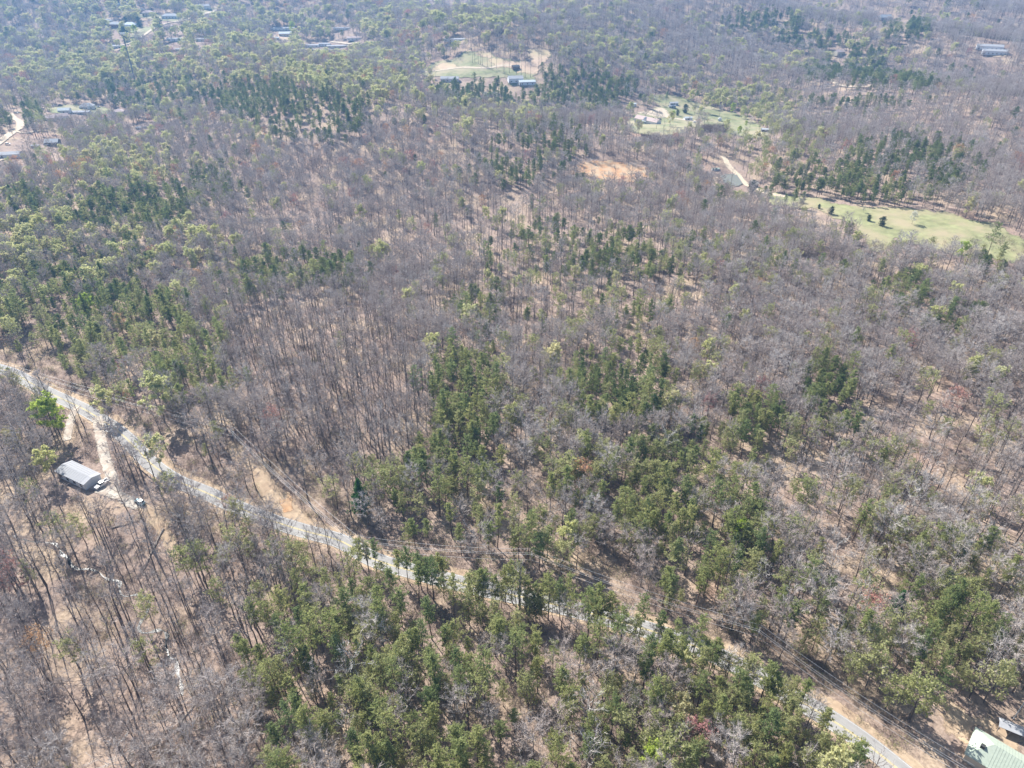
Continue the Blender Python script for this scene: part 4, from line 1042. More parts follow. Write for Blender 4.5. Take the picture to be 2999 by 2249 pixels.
GREENING = [(1450, 1250, 300, 200, .28), (1900, 1400, 350, 300, .35), (1000, 1450, 500, 300, .22), (1100, 1050, 350, 200, .22), (150, 750, 300, 150, .22), (1650, 330, 120, 100, .35), (1600, 1050, 200, 150, .2), (1300, 650, 250, 200, .1), (1800, 600, 300, 150, .1), (500, 1250, 200, 200, .12), (250, 300, 300, 100, .12), (200, 1480, 250, 200, .05)]

def ell(px, py, L, soft=0.35):
    v = np.zeros(px.shape); s = 2999 / 2212
    for cx, cy, rx, ry, p in L:
        q = np.hypot((px - cx * s) / (rx * s), (py - cy * s) / (ry * s))
        v = np.maximum(v, p * smooth(1 + soft, 1 - soft, q))
    return v

CLEAR = [(MEADOW, 2), (FARM, 0), (FIELD, 3)]
CLEAR += [(G(tl([(560, 410), (740, 430), (960, 395), (1150, 390), (1200, 440), (1000, 500), (920, 580), (780, 640), (880, 560), (800, 470), (560, 440)])), 0), (G(tl([(840, 225), (1040, 205), (1240, 215), (1480, 250), (1600, 235), (1850, 215), (1880, 110), (2170, 105), (2060, 180), (1700, 290), (1500, 320), (1300, 310), (1080, 275)])), 0),
          (YARD, 1), (POND, 3), (G(crop(2700, 1900, 4.753, [(560, 980), (745, 1000), (1000, 950), (1421, 1000), (1421, 1700), (640, 1700), (560, 1400)])), 0),
          (G(crop(2700, 1900, 4.753, [(900, 300), (1080, 240), (1421, 260), (1421, 460), (1180, 500), (950, 440)])), 0),
          (G(crop(1000, 0, 2.212, [(1560, 1080), (1650, 1060), (1750, 1055), (1850, 1080), (1930, 1100), (1900, 1160), (1780, 1170), (1600, 1120)])), 0),
          (G(crop(580, 1180, 3.318, [(300, 400), (420, 410), (520, 560), (640, 640), (800, 800), (950, 1000), (1180, 1190), (780, 1080), (640, 980), (560, 800), (400, 540)])), 0)]
BUILT = [(np.array(o.matrix_world.translation[:2]) if False else np.array(o.location[:2]), 7.0 if o.location[1] < 500 else 12.0) for o in C.objects if o.type == 'EMPTY' and o.get('category') in ('house', 'building', 'shed', 'barn', 'mobile home', 'trailer', 'carport', 'car', 'pickup truck')]
BUILT = [(c, (home_L * 0.52 if np.hypot(*(c - np.array(home_c))) < 1 else r)) for c, r in BUILT]
WIRE = np.array([p[0] for p in POLES])
TRACKS = [(DRIVE, 3.2), (DRIVE2, 3.0), (TRAIL, 2.8), (CREEK_A, 1.2), (PTRACK, 4.0)]

def f4_(pts): return crop(1800, 260, 4.254, pts)

def candidates():
    xs = []; ys = []; y = 38.0
    while y < 2300:
        s = 4.3 + 0.0042 * max(0, y - 120) + 0.0016 * max(0, y - 700)
        if y > 1500: s *= 1.15
        half = 0.79 * max(y, 60) + 70
        n = int(2 * half / s); x = -half + (np.arange(n) + rng.random(n)) * s
        xs.append(x); ys.append(y + (rng.random(n) - 0.5) * s * 1.1); y += s * 0.92
    return np.concatenate(xs), np.concatenate(ys)

tx, ty = candidates()
tz_ = hg(tx, ty)
keep = np.ones(len(tx), bool)
dr, pr_ = dist_poly(tx, ty, ROAD)
# side of the road: north (power line) side is kept clear wider
ii = np.clip(pr_.astype(int), 0, len(ROAD) - 2); tdir = ROAD[ii + 1] - ROAD[ii]; side = tdir[:, 0] * (ty - ROAD[ii, 1]) - tdir[:, 1] * (tx - ROAD[ii, 0])
_hx, _hy = tx - home_c[0], ty - home_c[1]; _al = -_hx * 0.595 + _hy * 0.804; _ac = np.abs(_hx * 0.804 + _hy * 0.595)
keep &= ~((np.hypot(_hx, _hy) < 14) & (rng.random(len(tx)) < 0.96)); keep &= ~((_al > 0) & (_al < 26) & (_ac < 11) & (rng.random(len(tx)) < 0.9)); keep &= ~((np.abs(tx - home_c[0] * ty / home_c[1]) < 10) & (_hy < 0) & (_hy > -22) & (rng.random(len(tx)) < 0.8))
_qx, _qy, _ = project(tx, ty, tz_); keep &= ~((_qx > 2430) & (dr < 12) & (ty < 140))
keep &= ~((dr < 5.0) | ((side > 0) & (dr < 7.5)))
dw, _ = dist_poly(tx, ty, WIRE); keep &= (dw > 3.2) | (dr > 40)
for P_, pad in CLEAR:
    ins = inside(tx, ty, P_); keep &= ~(ins & ((rng.random(len(tx)) < 0.955) if P_ is FARM else True))
for P_, pad in TRACKS:
    m = (ty < 320) | (P_ is PTRACK)
    d_, _ = dist_poly(tx[m], ty[m], P_[::3] if len(P_) > 60 else P_); kk = keep[m]; kk &= d_ > pad; keep[m] = kk
for c, r in BUILT:
    keep &= np.hypot(tx - c[0], ty - c[1]) > r
    if r > 8 and c[1] > 450: keep &= ~((np.abs(tx - c[0] * ty / c[1]) < 14) & (ty < c[1]) & (ty > c[1] - 34) & (rng.random(len(tx)) < 0.82))     # gaps in front, where the photograph looks in on the houses
_gx, _gy = tx - gc[0], ty - gc[1]; keep &= np.hypot(_gx, _gy) > 12.5; keep &= ~((np.abs(tx - gc[0] * ty / gc[1]) < 13) & (_gy < 0) & (_gy > -30) & (rng.random(len(tx)) < 0.9)); _al = -_gx * 0.595 + _gy * 0.804; _ac = np.abs(_gx * 0.804 + _gy * 0.595)
keep &= ~((_al > 0) & (_al < 20) & (_ac < 11) & (rng.random(len(tx)) < 0.9))
# lawns, yards and lanes are open, and so is the ground just in front of them
OPEN = [MEADOW, FARM, FIELD] + [p for p, _ in CLEAR[3:5]] + [
    G(crop(0, 260, 4.608, [(640, 270), (960, 215), (1300, 230), (1560, 290), (1720, 330), (1600, 380), (1250, 370), (1000, 420), (600, 450), (580, 380), (700, 330)])),
    G(crop(0, 260, 4.608, [(600, 690), (820, 690), (830, 810), (580, 810)])), G(crop(0, 260, 4.608, [(-200, 860), (200, 830), (240, 910), (0, 990), (-200, 1040)])),
    G(crop(0, 260, 4.608, [(120, 330), (260, 350), (340, 460), (320, 600), (560, 580), (860, 550), (860, 580), (360, 640), (200, 640), (0, 780), (-150, 850), (-150, 760), (0, 690), (160, 560), (240, 500), (140, 420)])),
    G(crop(0, 260, 4.608, [(1830, 500), (1920, 500), (1920, 570), (1830, 570)])),
    G(crop(660, 60, 5.027, [(640, 200), (800, 110), (1020, 110), (1020, 300), (700, 335)])), G(crop(660, 60, 5.027, [(1130, 320), (1560, 300), (2000, 300), (2000, 350), (1760, 420), (1560, 480), (1280, 480), (1130, 420)])),
    G(crop(660, 60, 5.027, [(180, 215), (400, 215), (400, 265), (180, 265)])), G(crop(660, 60, 5.027, [(1800, 250), (2020, 250), (2020, 350), (1800, 350)])), G(crop(660, 60, 5.027, [(1600, 110), (1830, 110), (1830, 160), (1600, 160)])),
    G(tl([(1340, 580), (2050, 580), (2050, 625), (1340, 625)])), G(tl([(430, 660), (1000, 560), (1000, 600), (760, 680), (430, 720)])), G(tl([(1300, 660), (1560, 660), (1560, 770), (1300, 770)])), G(tl([(430, 310), (700, 310), (700, 420), (430, 420)])),
    G(crop(2000, 0, 2.074, [(1750, 270), (1960, 290), (1960, 350), (1860, 350)])), G(crop(2000, 0, 2.074, [(880, 465), (920, 480), (970, 510), (1180, 512), (1180, 535), (960, 535)])), G(crop(2000, 0, 2.074, [(925, 305), (975, 305), (975, 350), (925, 350)])), G(crop(2000, 0, 2.074, [(1170, 90), (1380, 110), (1370, 150), (1170, 140)])),
    G(f4_([(1320, 850), (1420, 850), (1660, 1150), (1800, 1190), (1800, 1260), (1560, 1230), (1300, 1160), (1200, 1050), (1200, 980), (1400, 980)])), G(crop(1000, 0, 2.212, [(1520, 1060), (1750, 1035), (1980, 1085), (1960, 1150), (1600, 1140)]))]
_bx, _by, _ = project(tx, ty, tz_); _cx, _cy, _ = project(tx, ty, tz_ + 9.0); _ex, _ey, _ = project(tx, ty, tz_ + 15.0)
_r1 = rng.random(len(tx)); _r2 = rng.random(len(tx))
for P_ in OPEN:
    qx, qy, _ = project(P_[:, 0], P_[:, 1], hg(P_[:, 0], P_[:, 1])); Q_ = np.stack([qx, qy], 1)
    if P_ is FARM: keep &= ~(inside(_cx, _cy, Q_) & (_r2 < 0.82)); continue
    keep &= ~(inside(_bx, _by, Q_) & (_r1 < 0.96)); keep &= ~(inside(_cx, _cy, Q_) & (_r2 < (0.95 if P_ is MEADOW or P_ is FIELD else 0.85)))
    if P_[:, 1].mean() > 850: keep &= ~(inside(_ex, _ey, Q_) & (_r2 < 0.8))
# behind the camera's lower edge and far outside nothing is needed
tx, ty, tz_, dr, side = tx[keep], ty[keep], tz_[keep], dr[keep], side[keep]
cpx, cpy, cdep = project(tx, ty, tz_ + 11.0)
bpx, bpy_, bdep = project(tx, ty, tz_)
pine_p = ell(cpx, cpy, PINE_E)
bp = inside(cpx, cpy, BOTTOM_PINE); pine_p = np.where(bp, np.maximum(pine_p, 0.54), pine_p)
rm = inside(cpx, cpy, RIGHT_MIX); pine_p = np.where(rm, np.maximum(pine_p, 0.24), pine_p)
pine_p = np.maximum(pine_p, 0.02)
nz1 = vnoise(tx, ty, 22, 21) * 0.6 + vnoise(tx, ty, 9, 22) * 0.4
pine_p = pine_p * (0.5 + 1.0 * nz1); pine_p = np.where(pine_p > 0.1, np.clip(1.5 * (pine_p - 0.12) + 0.03, 0, 1), pine_p)
lime_p = ell(cpx, cpy, LEFT_LIME, 0.6) * 1.0 + 0.015; lime_p *= 0.3 + 1.4 * vnoise(tx, ty, 60, 23)
green_p = ell(cpx, cpy, GREENING, 0.7) + 0.03; green_p *= 0.3 + 1.4 * vnoise(tx, ty, 30, 24)
lowleft = inside(cpx, cpy, D([(-300, 960), (60, 1000), (330, 1040), (560, 1200), (520, 1420), (560, 1620), (500, 1900), (-300, 1900)]))
lime_p = np.where(lowleft, lime_p * 0.25, lime_p); green_p = np.where(lowleft, green_p * 0.3, green_p); pine_p = np.where(lowleft, pine_p * 0.6, pine_p)
grove = inside(cpx, cpy, GROVE) | ((vnoise(tx, ty, 70, 25) > 0.74) & (ty < 600))
grove_core = inside(cpx, cpy, GROVE)
u = rng.random(len(tx)); v = rng.random(len(tx)); w = rng.random(len(tx))
kind = np.array(['oak'] * len(tx), dtype=object)
kind[grove] = np.where(v[grove] < 0.82, 'slim', 'oak')
kind[(~grove) & (v < np.where(ty < 260, 0.34, 0.16))] = 'slim'
kind[(kind == 'oak') & (w < 0.022)] = 'pale'
kind[grove_core & (kind == 'pale')] = 'slim'
is_p = (u < pine_p) & ~(grove_core & (rng.random(len(tx)) < 0.97))
u2 = rng.random(len(tx))
is_l = ~is_p & (u2 < lime_p) & ~grove_core
is_g = ~is_p & ~is_l & (u2 < lime_p + green_p) & ~grove_core
kind[is_l] = 'lime'; kind[is_g] = 'greening'
kind[is_p] = np.where(w[is_p] < 0.58, 'pine', 'scrub')
_dk = is_p & ((ty > 300) | (ell(cpx, cpy, [(1340, 820, 115, 80, 1), (1790, 825, 52, 64, 1), (1640, 890, 62, 36, 1)], 0.2) > 0.5)) & (rng.random(len(tx)) < 0.3 + 0.5 * smooth(300, 700, ty)); kind[_dk] = 'darkpine'
fl_ = rng.random(len(tx)); left_top = (cpy < 520) & (cpx < 1300)
kind[(~is_p) & (fl_ < np.where(left_top, 0.020, 0.0035)) & ~grove_core] = 'red'
kind[(~is_p) & (fl_ > 1 - np.where(left_top, 0.020, 0.005)) & ~grove_core] = 'orange'
# thin the candidates: spreading trees need room, the grove and the pines are dense
thin = np.ones(len(tx))
thin[(kind == 'oak')] = np.where(lowleft, 0.58, np.where(ty < 200, 0.68, 0.94))[kind == 'oak']
thin[(kind == 'slim') & ~grove_core] = 0.74
thin *= 1 - 0.15 * smooth(600, 1200, ty)
thin *= np.where((side > 0) & (dr < 18), np.where(bpx < 950, 0.28, 0.7), 1.0)
thin *= np.where((vnoise(tx, ty, 26, 31) > 0.72) & (cdep < 700) & ~grove_core, 0.45, 1.0)
kk = rng.random(len(tx)) < thin
tx, ty, tz_, kind, cdep, cpx, cpy, bpx, bpy_, dr = [a[kk] for a in (tx, ty, tz_, kind, cdep, cpx, cpy, bpx, bpy_, dr)]
sc = rng.uniform(0.78, 1.16, len(tx)) * (1 - 0.13 * smooth(200, 300, ty)); sc *= np.where(rng.random(len(tx)) < 0.16, 0.72, 1.0)
wide = rng.uniform(0.9, 1.15, len(tx)) * (1 + 0.45 * smooth(650, 1300, ty)); sc *= 1 + 0.25 * smooth(650, 1300, ty)
_pn = ((kind == 'pine') | (kind == 'scrub') | (kind == 'darkpine')) & (ty > 350); wide[_pn] *= 1.22; sc[_pn] *= 0.9
rot = rng.uniform(0, 2 * math.pi, len(tx)); pick = rng.integers(0, 1000, len(tx))
trees = [dict(x=a, y=b, z=c, k=k, s=s, w=wd, r=r_, p=pp, dep=dd, bx=e, by=f, cx=g_, cy=h_) for a, b, c, k, s, wd, r_, pp, dd, e, f, g_, h_ in zip(tx, ty, tz_, kind, sc, wide, rot, pick, cdep, bpx, bpy_, cpx, cpy)]

# trees that stand out in the photograph, one by one: crown centre in photograph pixels, kind, crown height above ground, scale, label
SPECIAL = [
    (148, 1235, 'bright', 9, 1.30, 'bright lime-green leafy tree beside the gravel spur'),
    (138, 1352, 'lime', 8, 1.0, 'pale green tree leaning over the white-roofed building'),
    (452, 1320, 'lime', 8, 1.0, 'yellow-green budding tree standing at the road edge above the driveway'),
    (300, 1180, 'lime', 8, 0.9, 'yellow-green tree beyond the road opposite the gravel spur'),
    (465, 1185, 'lime', 9, 1.35, 'broad pale green tree under the power wires'),
    (632, 1257, 'scrub', 8, 0.95, 'round olive pine beside the power pole on the bank'),
    (722, 1093, 'pine', 11, 0.85, 'lone dark pine at the side of the bare grove'),
    (1051, 1455, 'whitepine', 8, 1.05, 'bright green cone-shaped pine above the road'),
    (2644, 1752, 'whitepine', 8, 0.72, 'deep green feathery pine among bare trees uphill of the lower road'),
    (2545, 1790, 'red', 8, 0.95, 'pink flowering tree among bare crowns uphill of the lower road'),
    (2175, 1545, 'bright', 9, 0.8, 'round yellow-green tree, upper of two beside the dark pines'),
    (2210, 1582, 'scrub', 9, 1.0, 'round green pine, lower of two beside the dark pines'),
    (1922, 2215, 'bright', 9, 0.85, 'bright lime tree at the bottom edge among pines'),
    (2045, 2150, 'red', 7, 0.8, 'reddish budding tree low among the roadside pines'),
    (1402, 1432, 'lime', 9, 0.75, 'small round lime tree among pines above the road'),
    (1615, 1055, 'lime', 9, 1.0, 'pale yellow-green tree alone above the red-leaved shrub'),
    (1510, 1195, 'red', 3, 0.5, 'low red-leaved shrub on bare ground among slim trunks'),
    (2280, 1140, 'red', 3, 0.55, 'low red shrub on the bare slope beyond the tall pine clump'),
    (1945, 1295, 'pale', 10, 0.95, 'whitish bare crown beside the dark pine clump'),
    (2455, 1610, 'pale', 10, 0.85, 'white-limbed bare tree standing over the brushy slope'),
    (1710, 2070, 'pale', 10, 0.95, 'white-limbed bare tree among pines near the bottom edge'),
    (1675, 2160, 'pale', 6, 0.5, 'small whitish bare tree low among the bottom pines'),
    (295, 1065, 'oak', 10, 1.25, 'broad grey bare crown beyond the power wires near the picture side'),
    (375, 1100, 'oak', 9, 1.1, 'round grey bare crown next to the broad one beyond the wires'),
    (592, 698, 'lime', 9, 1.1, 'upright lime tree rising from bare woods between pine stands'),
    (250, 893, 'bright', 9, 1.0, 'tall bright lime tree among dark pines upslope of the wires'),
    (447, 990, 'lime', 9, 0.9, 'lime tree among pines just uphill of the wires'),
    (2675, 640, 'blossom', 4, 0.62, 'white blossoming tree alone on the meadow'),
    (2436, 612, 'cedar', 4, 0.75, 'dark round cedar alone on the upper meadow'),
    (2586, 646, 'cedar', 4, 0.85, 'dark cedar in the middle of the meadow beside brush'),
    (2400, 604, 'cedar', 2, 0.45, 'tiny dark cedar at the upper meadow edge'),
    (2548, 632, 'cedar', 4, 0.6, 'narrow dark cedar next to the brush in the meadow'),
    (2530, 615, 'blossom', 2, 0.3, 'tiny whitish shrub on the meadow'),
    (2728, 712, 'scrub', 6, 0.85, 'rounded olive tree at the lower meadow edge'),
    (2795, 715, 'oak', 6, 0.7, 'single bare tree at the lower meadow edge'),
    (2822, 738, 'bright', 6, 0.8, 'bright lime tree at the lower meadow edge'),
    (2905, 715, 'pine', 10, 1.15, 'big dark pine of the clump at the meadow corner'),
    (2935, 745, 'pine', 8, 0.95, 'lower dark pine of the clump at the meadow corner'),
    (2875, 640, 'oak', 4, 0.55, 'small bare tree casting shade at the meadow top corner'),
    (2465, 655, 'scrub', 6, 0.7, 'small olive pine on the meadow edge under the cedar'),
    (2355, 630, 'greening', 6, 0.8, 'greyish greening tree at the narrow end of the meadow'),
    (2335, 560, 'pine', 8, 0.75, 'dark round pine at the top border of the meadow'),
    (2205, 540, 'cedar', 6, 1.2, 'big dark cedar behind the cream-roofed shed'),
    (1952, 285, 'pine', 9, 0.95, 'tall dark pine on the lawn behind the farmhouse'),
    (2008, 318, 'cedar', 5, 1.25, 'dark cone-shaped cedar uphill of the camping trailer'),
    (1985, 328, 'cedar', 4, 0.8, 'smaller dark cedar beside the cone-shaped one'),
    (1970, 345, 'bright', 4, 0.75, 'green leafy tree in the farmyard beside the trailer'),
    (2145, 325, 'bright', 4, 0.85, 'bright green rounded tree on the farm slope'),
    (2085, 300, 'lime', 7, 0.85, 'tall pale lime tree at the wood edge above the farm slope'),
    (2110, 320, 'oak', 8, 0.95, 'tall bare tree beside the small pale shed'),
    (1893, 330, 'oak', 9, 0.9, 'tall bare tree standing in front of the farmhouse'),
    (1845, 345, 'oak', 9, 0.8, 'slender bare tree at the lawn edge before the farmhouse'),
    (2050, 335, 'lime', 4, 0.7, 'yellowish shrub-like tree on the farm slope'),
    (2240, 355, 'red', 3, 0.6, 'red flowering tree above the dark field shed'),
    (2128, 375, 'lime', 4, 0.7, 'lime tree at the end of the brush row below the farm'),
    (2165, 385, 'bright', 4, 0.6, 'green tree at the lower farm lawn edge'),
    (2235, 430, 'pine', 9, 0.9, 'dark pine below the dark field shed'),
    (2580, 790, 'pine', 9, 0.9, 'dark pine in bare woods below the meadow'),
    (1448, 285, 'blossom', 7, 0.9, 'white blossoming tree in front of the far pine row'),
    (1420, 282, 'blossom', 7, 0.75, 'paler blossoming tree beside the white one at the far pines'),
    (1562, 297, 'lime', 5, 1.0, 'yellow budding tree below the far pine row'),
    (1622, 297, 'lime', 5, 1.0, 'second yellow budding tree along the far pine row'),
    (1310, 275, 'lime', 5, 1.1, 'yellowish round tree at the start of the far pine row'),
    (368, 66, 'cedar', 6, 1.8, 'dark broad conifer next to the grey hip-roofed house'),
    (407, 66, 'cedar', 6, 1.8, 'dark pointed conifer between house and pasture on the far hill'),
    (466, 70, 'cedar', 6, 2.0, 'dark wide conifer at the edge of the hill pasture'),
    (366, 106, 'cedar', 6, 2.4, 'very dark broad conifer below the grey house lawn'),
    (398, 102, 'bright', 4, 1.2, 'green rounded tree beside the very dark conifer'),
    (369, 164, 'bright', 7, 1.25, 'bright lime tree at the foot of the cell tower'),
    (469, 138, 'lime', 8, 1.2, 'upright lime tree right of the cell tower'),
    (857, 86, 'bright', 8, 1.3, 'bright lime tree beside the white mobile homes'),
    (30, 180, 'red', 8, 1.2, 'red flowering tree at the far picture side'),
    (27, 247, 'red', 8, 1.0, 'orange-red tree among far dark pines'),
    (480, 197, 'red', 8, 1.3, 'pink flowering tree near the cell tower'),
    (310, 190, 'orange', 8, 1.3, 'orange budding tree left of the cell tower'),
    (1147, 180, 'orange', 7, 1.2, 'orange-tan round tree in the woods before the far field'),
    (483, 300, 'red', 7, 0.9, 'coral tree at the edge of the pine plantation'),
    (314, 442, 'lime', 8, 1.05, 'yellow-green tree in the bare woods under the houses'),
    (490, 412, 'lime', 8, 1.0, 'pale lime tree in the bare woods'),
    (88, 520, 'red', 7, 0.8, 'red flowering tree among lime trees at the picture side'),
    (1240, 140, 'pine', 8, 1.0, 'far pine standing at the corner of the field'),
    (2620, 520, 'orange', 7, 0.9, 'orange-tan tree in front of the far dark pines'),
    (2553, 533, 'red', 7, 0.7, 'red tree in front of the dark pines above the meadow'),
]
def sp_ground(cx, cy, ch):
    c = unproj([cx], [cy], hf=lambda x, y: hg(x, y) + ch)[0]; return c
specials = []
for cx, cy, k, ch, s, lab in SPECIAL:
    c = sp_ground(cx, cy, ch); specials.append(dict(x=c[0], y=c[1], z=Z(c[0], c[1]), k=k, s=s, w=1.05, r=random.uniform(0, 6.28), p=random.randrange(1000), label=lab, cx=cx, cy=cy))
for x, y, k_, s_, lab in [(450, 130, 'lime', 0.7, 'pale lime tree on the grass behind the farmhouse'), (560, 150, 'greening', 0.7, 'greyish greening tree behind the farmhouse yard'), (990, 250, 'lime', 0.6, 'small yellow tree halfway up the farm slope'), (1075, 265, 'lime', 0.55, 'smaller yellow tree beside the one halfway up the farm slope'), (1165, 340, 'greening', 0.5, 'small greening tree on the open farm slope'), (1165, 400, 'greening', 0.45, 'bushy little tree above the brush row'), (1640, 430, 'bright', 0.45, 'small green tree low on the farm slope'), (1800, 500, 'greening', 0.6, 'greenish tree beside the dark field shed'), (290, 230, 'oak', 0.8, 'bare tree behind the farmhouse next to the pale trailer'), (380, 230, 'oak', 0.8, 'bare tree on the lawn uphill of the farmhouse roof'), (1050, 420, 'bright', 0.4, 'low green bush-like tree next to the white car')]:
    q_ = f4(x, y); c = sp_ground(q_[0], q_[1], 4); specials.append(dict(x=c[0], y=c[1], z=Z(*c), k=k_, s=s_, w=1.1, r=random.uniform(0, 6.28), p=random.randrange(1000), label=lab, cx=q_[0], cy=q_[1]))
# row of tall bare trees along the ditch of the far field, slim pines and stems at the roadside
for x, y in [(925, 330), (960, 320), (1010, 340), (1040, 350), (1070, 360), (1140, 390), (1200, 395), (1280, 420), (1380, 465), (1400, 470), (1470, 480), (1570, 490), (1640, 510), (1700, 545), (1780, 540), (1900, 450), (1930, 440)]:
    q_ = fc([(x, y)])[0]; c = G([q_])[0]; trees.append(dict(x=c[0], y=c[1], z=Z(*c), k='slim', s=1.15, w=0.9, r=random.uniform(0, 6), p=random.randrange(1000), dep=c[1], bx=q_[0], by=q_[1], cx=q_[0], cy=q_[1] - 15))
for x, y in [(1170, 1700), (1195, 1705), (1285, 1722), (1300, 1720), (1480, 1765), (1500, 1765), (1520, 1775), (1545, 1790), (1565, 1800), (1585, 1795), (1605, 1815), (1640, 1815), (1660, 1810), (1725, 1830), (1745, 1830), (1780, 1845), (1870, 1870), (1060, 1665), (1080, 1670), (1105, 1690)]:
    c = G([(x, y)], hf=hg)[0]; trees.append(dict(x=c[0], y=c[1], z=Z(*c), k='pine', s=random.uniform(0.85, 1.0), w=0.95, r=random.uniform(0, 6), p=random.randrange(1000), dep=180, bx=x, by=y, cx=x, cy=y - 60))
_n = np.stack([-np.gradient(ROAD[:, 1]), np.gradient(ROAD[:, 0])], 1); _n /= np.linalg.norm(_n, axis=1)[:, None]
_rx, _ry, _ = project(ROAD[:, 0], ROAD[:, 1], ROAD_Z)
for i_ in range(len(ROAD)):        # roadside pines and scrub on the near side, where the road dips behind them
    if 1420 < _rx[i_] < 2480 and random.random() < 0.75:
        c = ROAD[i_] - _n[i_] * random.uniform(5.0, 8.5) + np.array([random.uniform(-1, 1), random.uniform(-1, 1)]); q_x, q_y, q_d = project(np.array([c[0]]), np.array([c[1]]), hg(c[:1], c[1:]))
        trees.append(dict(x=c[0], y=c[1], z=Z(*c), k=random.choice(['pine', 'scrub', 'greening', 'oak']), s=random.uniform(0.75, 1.02), w=1.05, r=random.uniform(0, 6), p=random.randrange(1000), dep=float(q_d[0]), bx=float(q_x[0]), by=float(q_y[0]), cx=float(q_x[0]), cy=float(q_y[0]) - 60))
for t in specials:      # make room
    trees = [q_ for q_ in trees if (q_['x'] - t['x']) ** 2 + (q_['y'] - t['y']) ** 2 > (2.6 + (2.0 if t['y'] > 500 else 0)) ** 2]
# keep sight lines to the trees on open ground free of taller ones right in front
print('TREES', len(trees), {k: sum(1 for t in trees if t['k'] == k) for k in PRO})

# ------------------------------------------------------------------ labels that single out each tree
ONES = ['', 'first', 'second', 'third', 'fourth', 'fifth', 'sixth', 'seventh', 'eighth', 'ninth', 'tenth', 'eleventh', 'twelfth', 'thirteenth', 'fourteenth', 'fifteenth', 'sixteenth', 'seventeenth', 'eighteenth', 'nineteenth']
TENS = {2: 'twent', 3: 'thirt', 4: 'fort', 5: 'fift', 6: 'sixt', 7: 'sevent', 8: 'eight', 9: 'ninet'}
def ordinal(n):
    if n < 20: return ONES[n]
    if n >= 100: return 'hundred-and-' + ordinal(n - 100) if n > 100 else 'hundredth'
    return TENS[n // 10] + ('ieth' if n % 10 == 0 else 'y-' + ONES[n % 10])

def gp(x, y): return G([(x, y)], hf=hg)[0]
LAND = [(home_c, 'the white-roofed building'), (gp(302, 1425), 'the white pickup truck'), (gp(411, 1475), 'the pale blue car'), (gp(311, 1320), 'the gravel driveway'), (gp(290, 1232), 'the driveway mouth'),
        (pg[1], 'the power pole on the bank'), (pg[2], 'the power pole among slim pines'), (pg[3], 'the power pole in dark shade'), (pg[4], 'the pale pole by the lower road'),
        (gp(2900, 2180), 'the green-roofed house'), (gp(2960, 2135), 'the white carport'), (gp(2930, 1947), 'the pale planks'), (gp(155, 1595), 'the upstream end of the creek'), (gp(350, 1690), 'the upper creek bend'), (gp(435, 1780), 'the middle creek bend'),
        (gp(480, 1870), 'the lower creek bend'), (gp(530, 2040), 'the downstream glint of the creek'), (gp(0, 2249), 'the lower corner of the picture on the creek side'), (gp(0, 1850), 'the picture edge below the creek head'), (gp(497, 1583), 'the end of the orange trail'),
        (gp(960, 1575), 'the straight of the road below the bank'), (gp(1339, 1706), 'the road stretch behind the roadside pines'), (gp(1640, 1772), 'the roadside pine row'), (gp(1836, 1828), 'the road beyond the pine row'), (gp(2060, 1880), 'the sandy verge by the pale pole'), (gp(2330, 2030), 'the sandy verge below the pale pole'), (gp(2560, 2200), 'the road end at the bottom edge'),
        (gp(800, 2240), 'the bottom edge below the bare creek woods'), (gp(1200, 2240), 'the bottom edge at mid-picture'), (gp(1550, 2240), 'the bottom edge under the pine wood'), (gp(2250, 2240), 'the bottom edge between pine wood and road'), (gp(860, 1420), 'the clay gully in the bank'),
        (gp(1000, 1900), 'the heart of the lower pine wood'), (gp(1350, 1950), 'the dark shade in the lower pine wood'), (gp(750, 1750), 'the seam of bare and pine woods'), (gp(700, 2000), 'the pine wood corner facing the creek'), (gp(1700, 2000), 'the pine wood corner facing the road'), (gp(250, 2050), 'the bare slope below the creek'),
        (gp(2700, 1600), 'the bare slope uphill of the lower road'), (gp(2450, 1800), 'the brushy slope above the pale pole'), (gp(2800, 1800), 'the slope over the planks'), (gp(1900, 1600), 'the dark pines uphill of the road'), (gp(1500, 1500), 'the thin woods above the road'), (gp(1250, 1450), 'the mixed woods above the road'), (gp(1150, 1250), 'the pine column beside the grove'), (gp(900, 1150), 'the bare grove'), (gp(1200, 1600), 'the shaded verge above the road')]
for t in specials:
    if t['y'] < 330: LAND.append((np.array([t['x'], t['y']]), 'the ' + ' '.join(t['label'].split()[:6])))
LAND = [(c, n) for c, n in LAND if len(n.split()) <= 9]
LXY = np.array([c for c, _ in LAND])

LOOK = {'slim': 'slim bare hardwood', 'oak': 'spreading bare hardwood', 'pale': 'pale-limbed bare hardwood', 'pine': 'dark green pine', 'scrub': 'bushy olive pine', 'darkpine': 'deep green pine', 'lime': 'pale lime budding tree', 'greening': 'greening young-leaved tree', 'red': 'red flowering tree', 'orange': 'orange budding tree', 'bright': 'bright lime tree', 'cedar': 'dark cedar', 'whitepine': 'feathery green pine', 'blossom': 'white blossoming tree'}
FAMILY = {'slim': ('bare_hardwood_tree', 'bare hardwoods'), 'oak': ('bare_hardwood_tree', 'bare hardwoods'), 'pale': ('bare_hardwood_tree', 'bare hardwoods'), 'pine': ('pine_tree', 'pines'), 'scrub': ('pine_tree', 'pines'), 'whitepine': ('pine_tree', 'pines'), 'darkpine': ('pine_tree', 'pines'), 'cedar': ('cedar_tree', 'cedars'),
          'lime': ('budding_tree', 'budding trees'), 'greening': ('budding_tree', 'budding trees'), 'bright': ('budding_tree', 'budding trees'), 'red': ('flowering_tree', 'flowering trees'), 'orange': ('flowering_tree', 'flowering trees'), 'blossom': ('flowering_tree', 'flowering trees')}

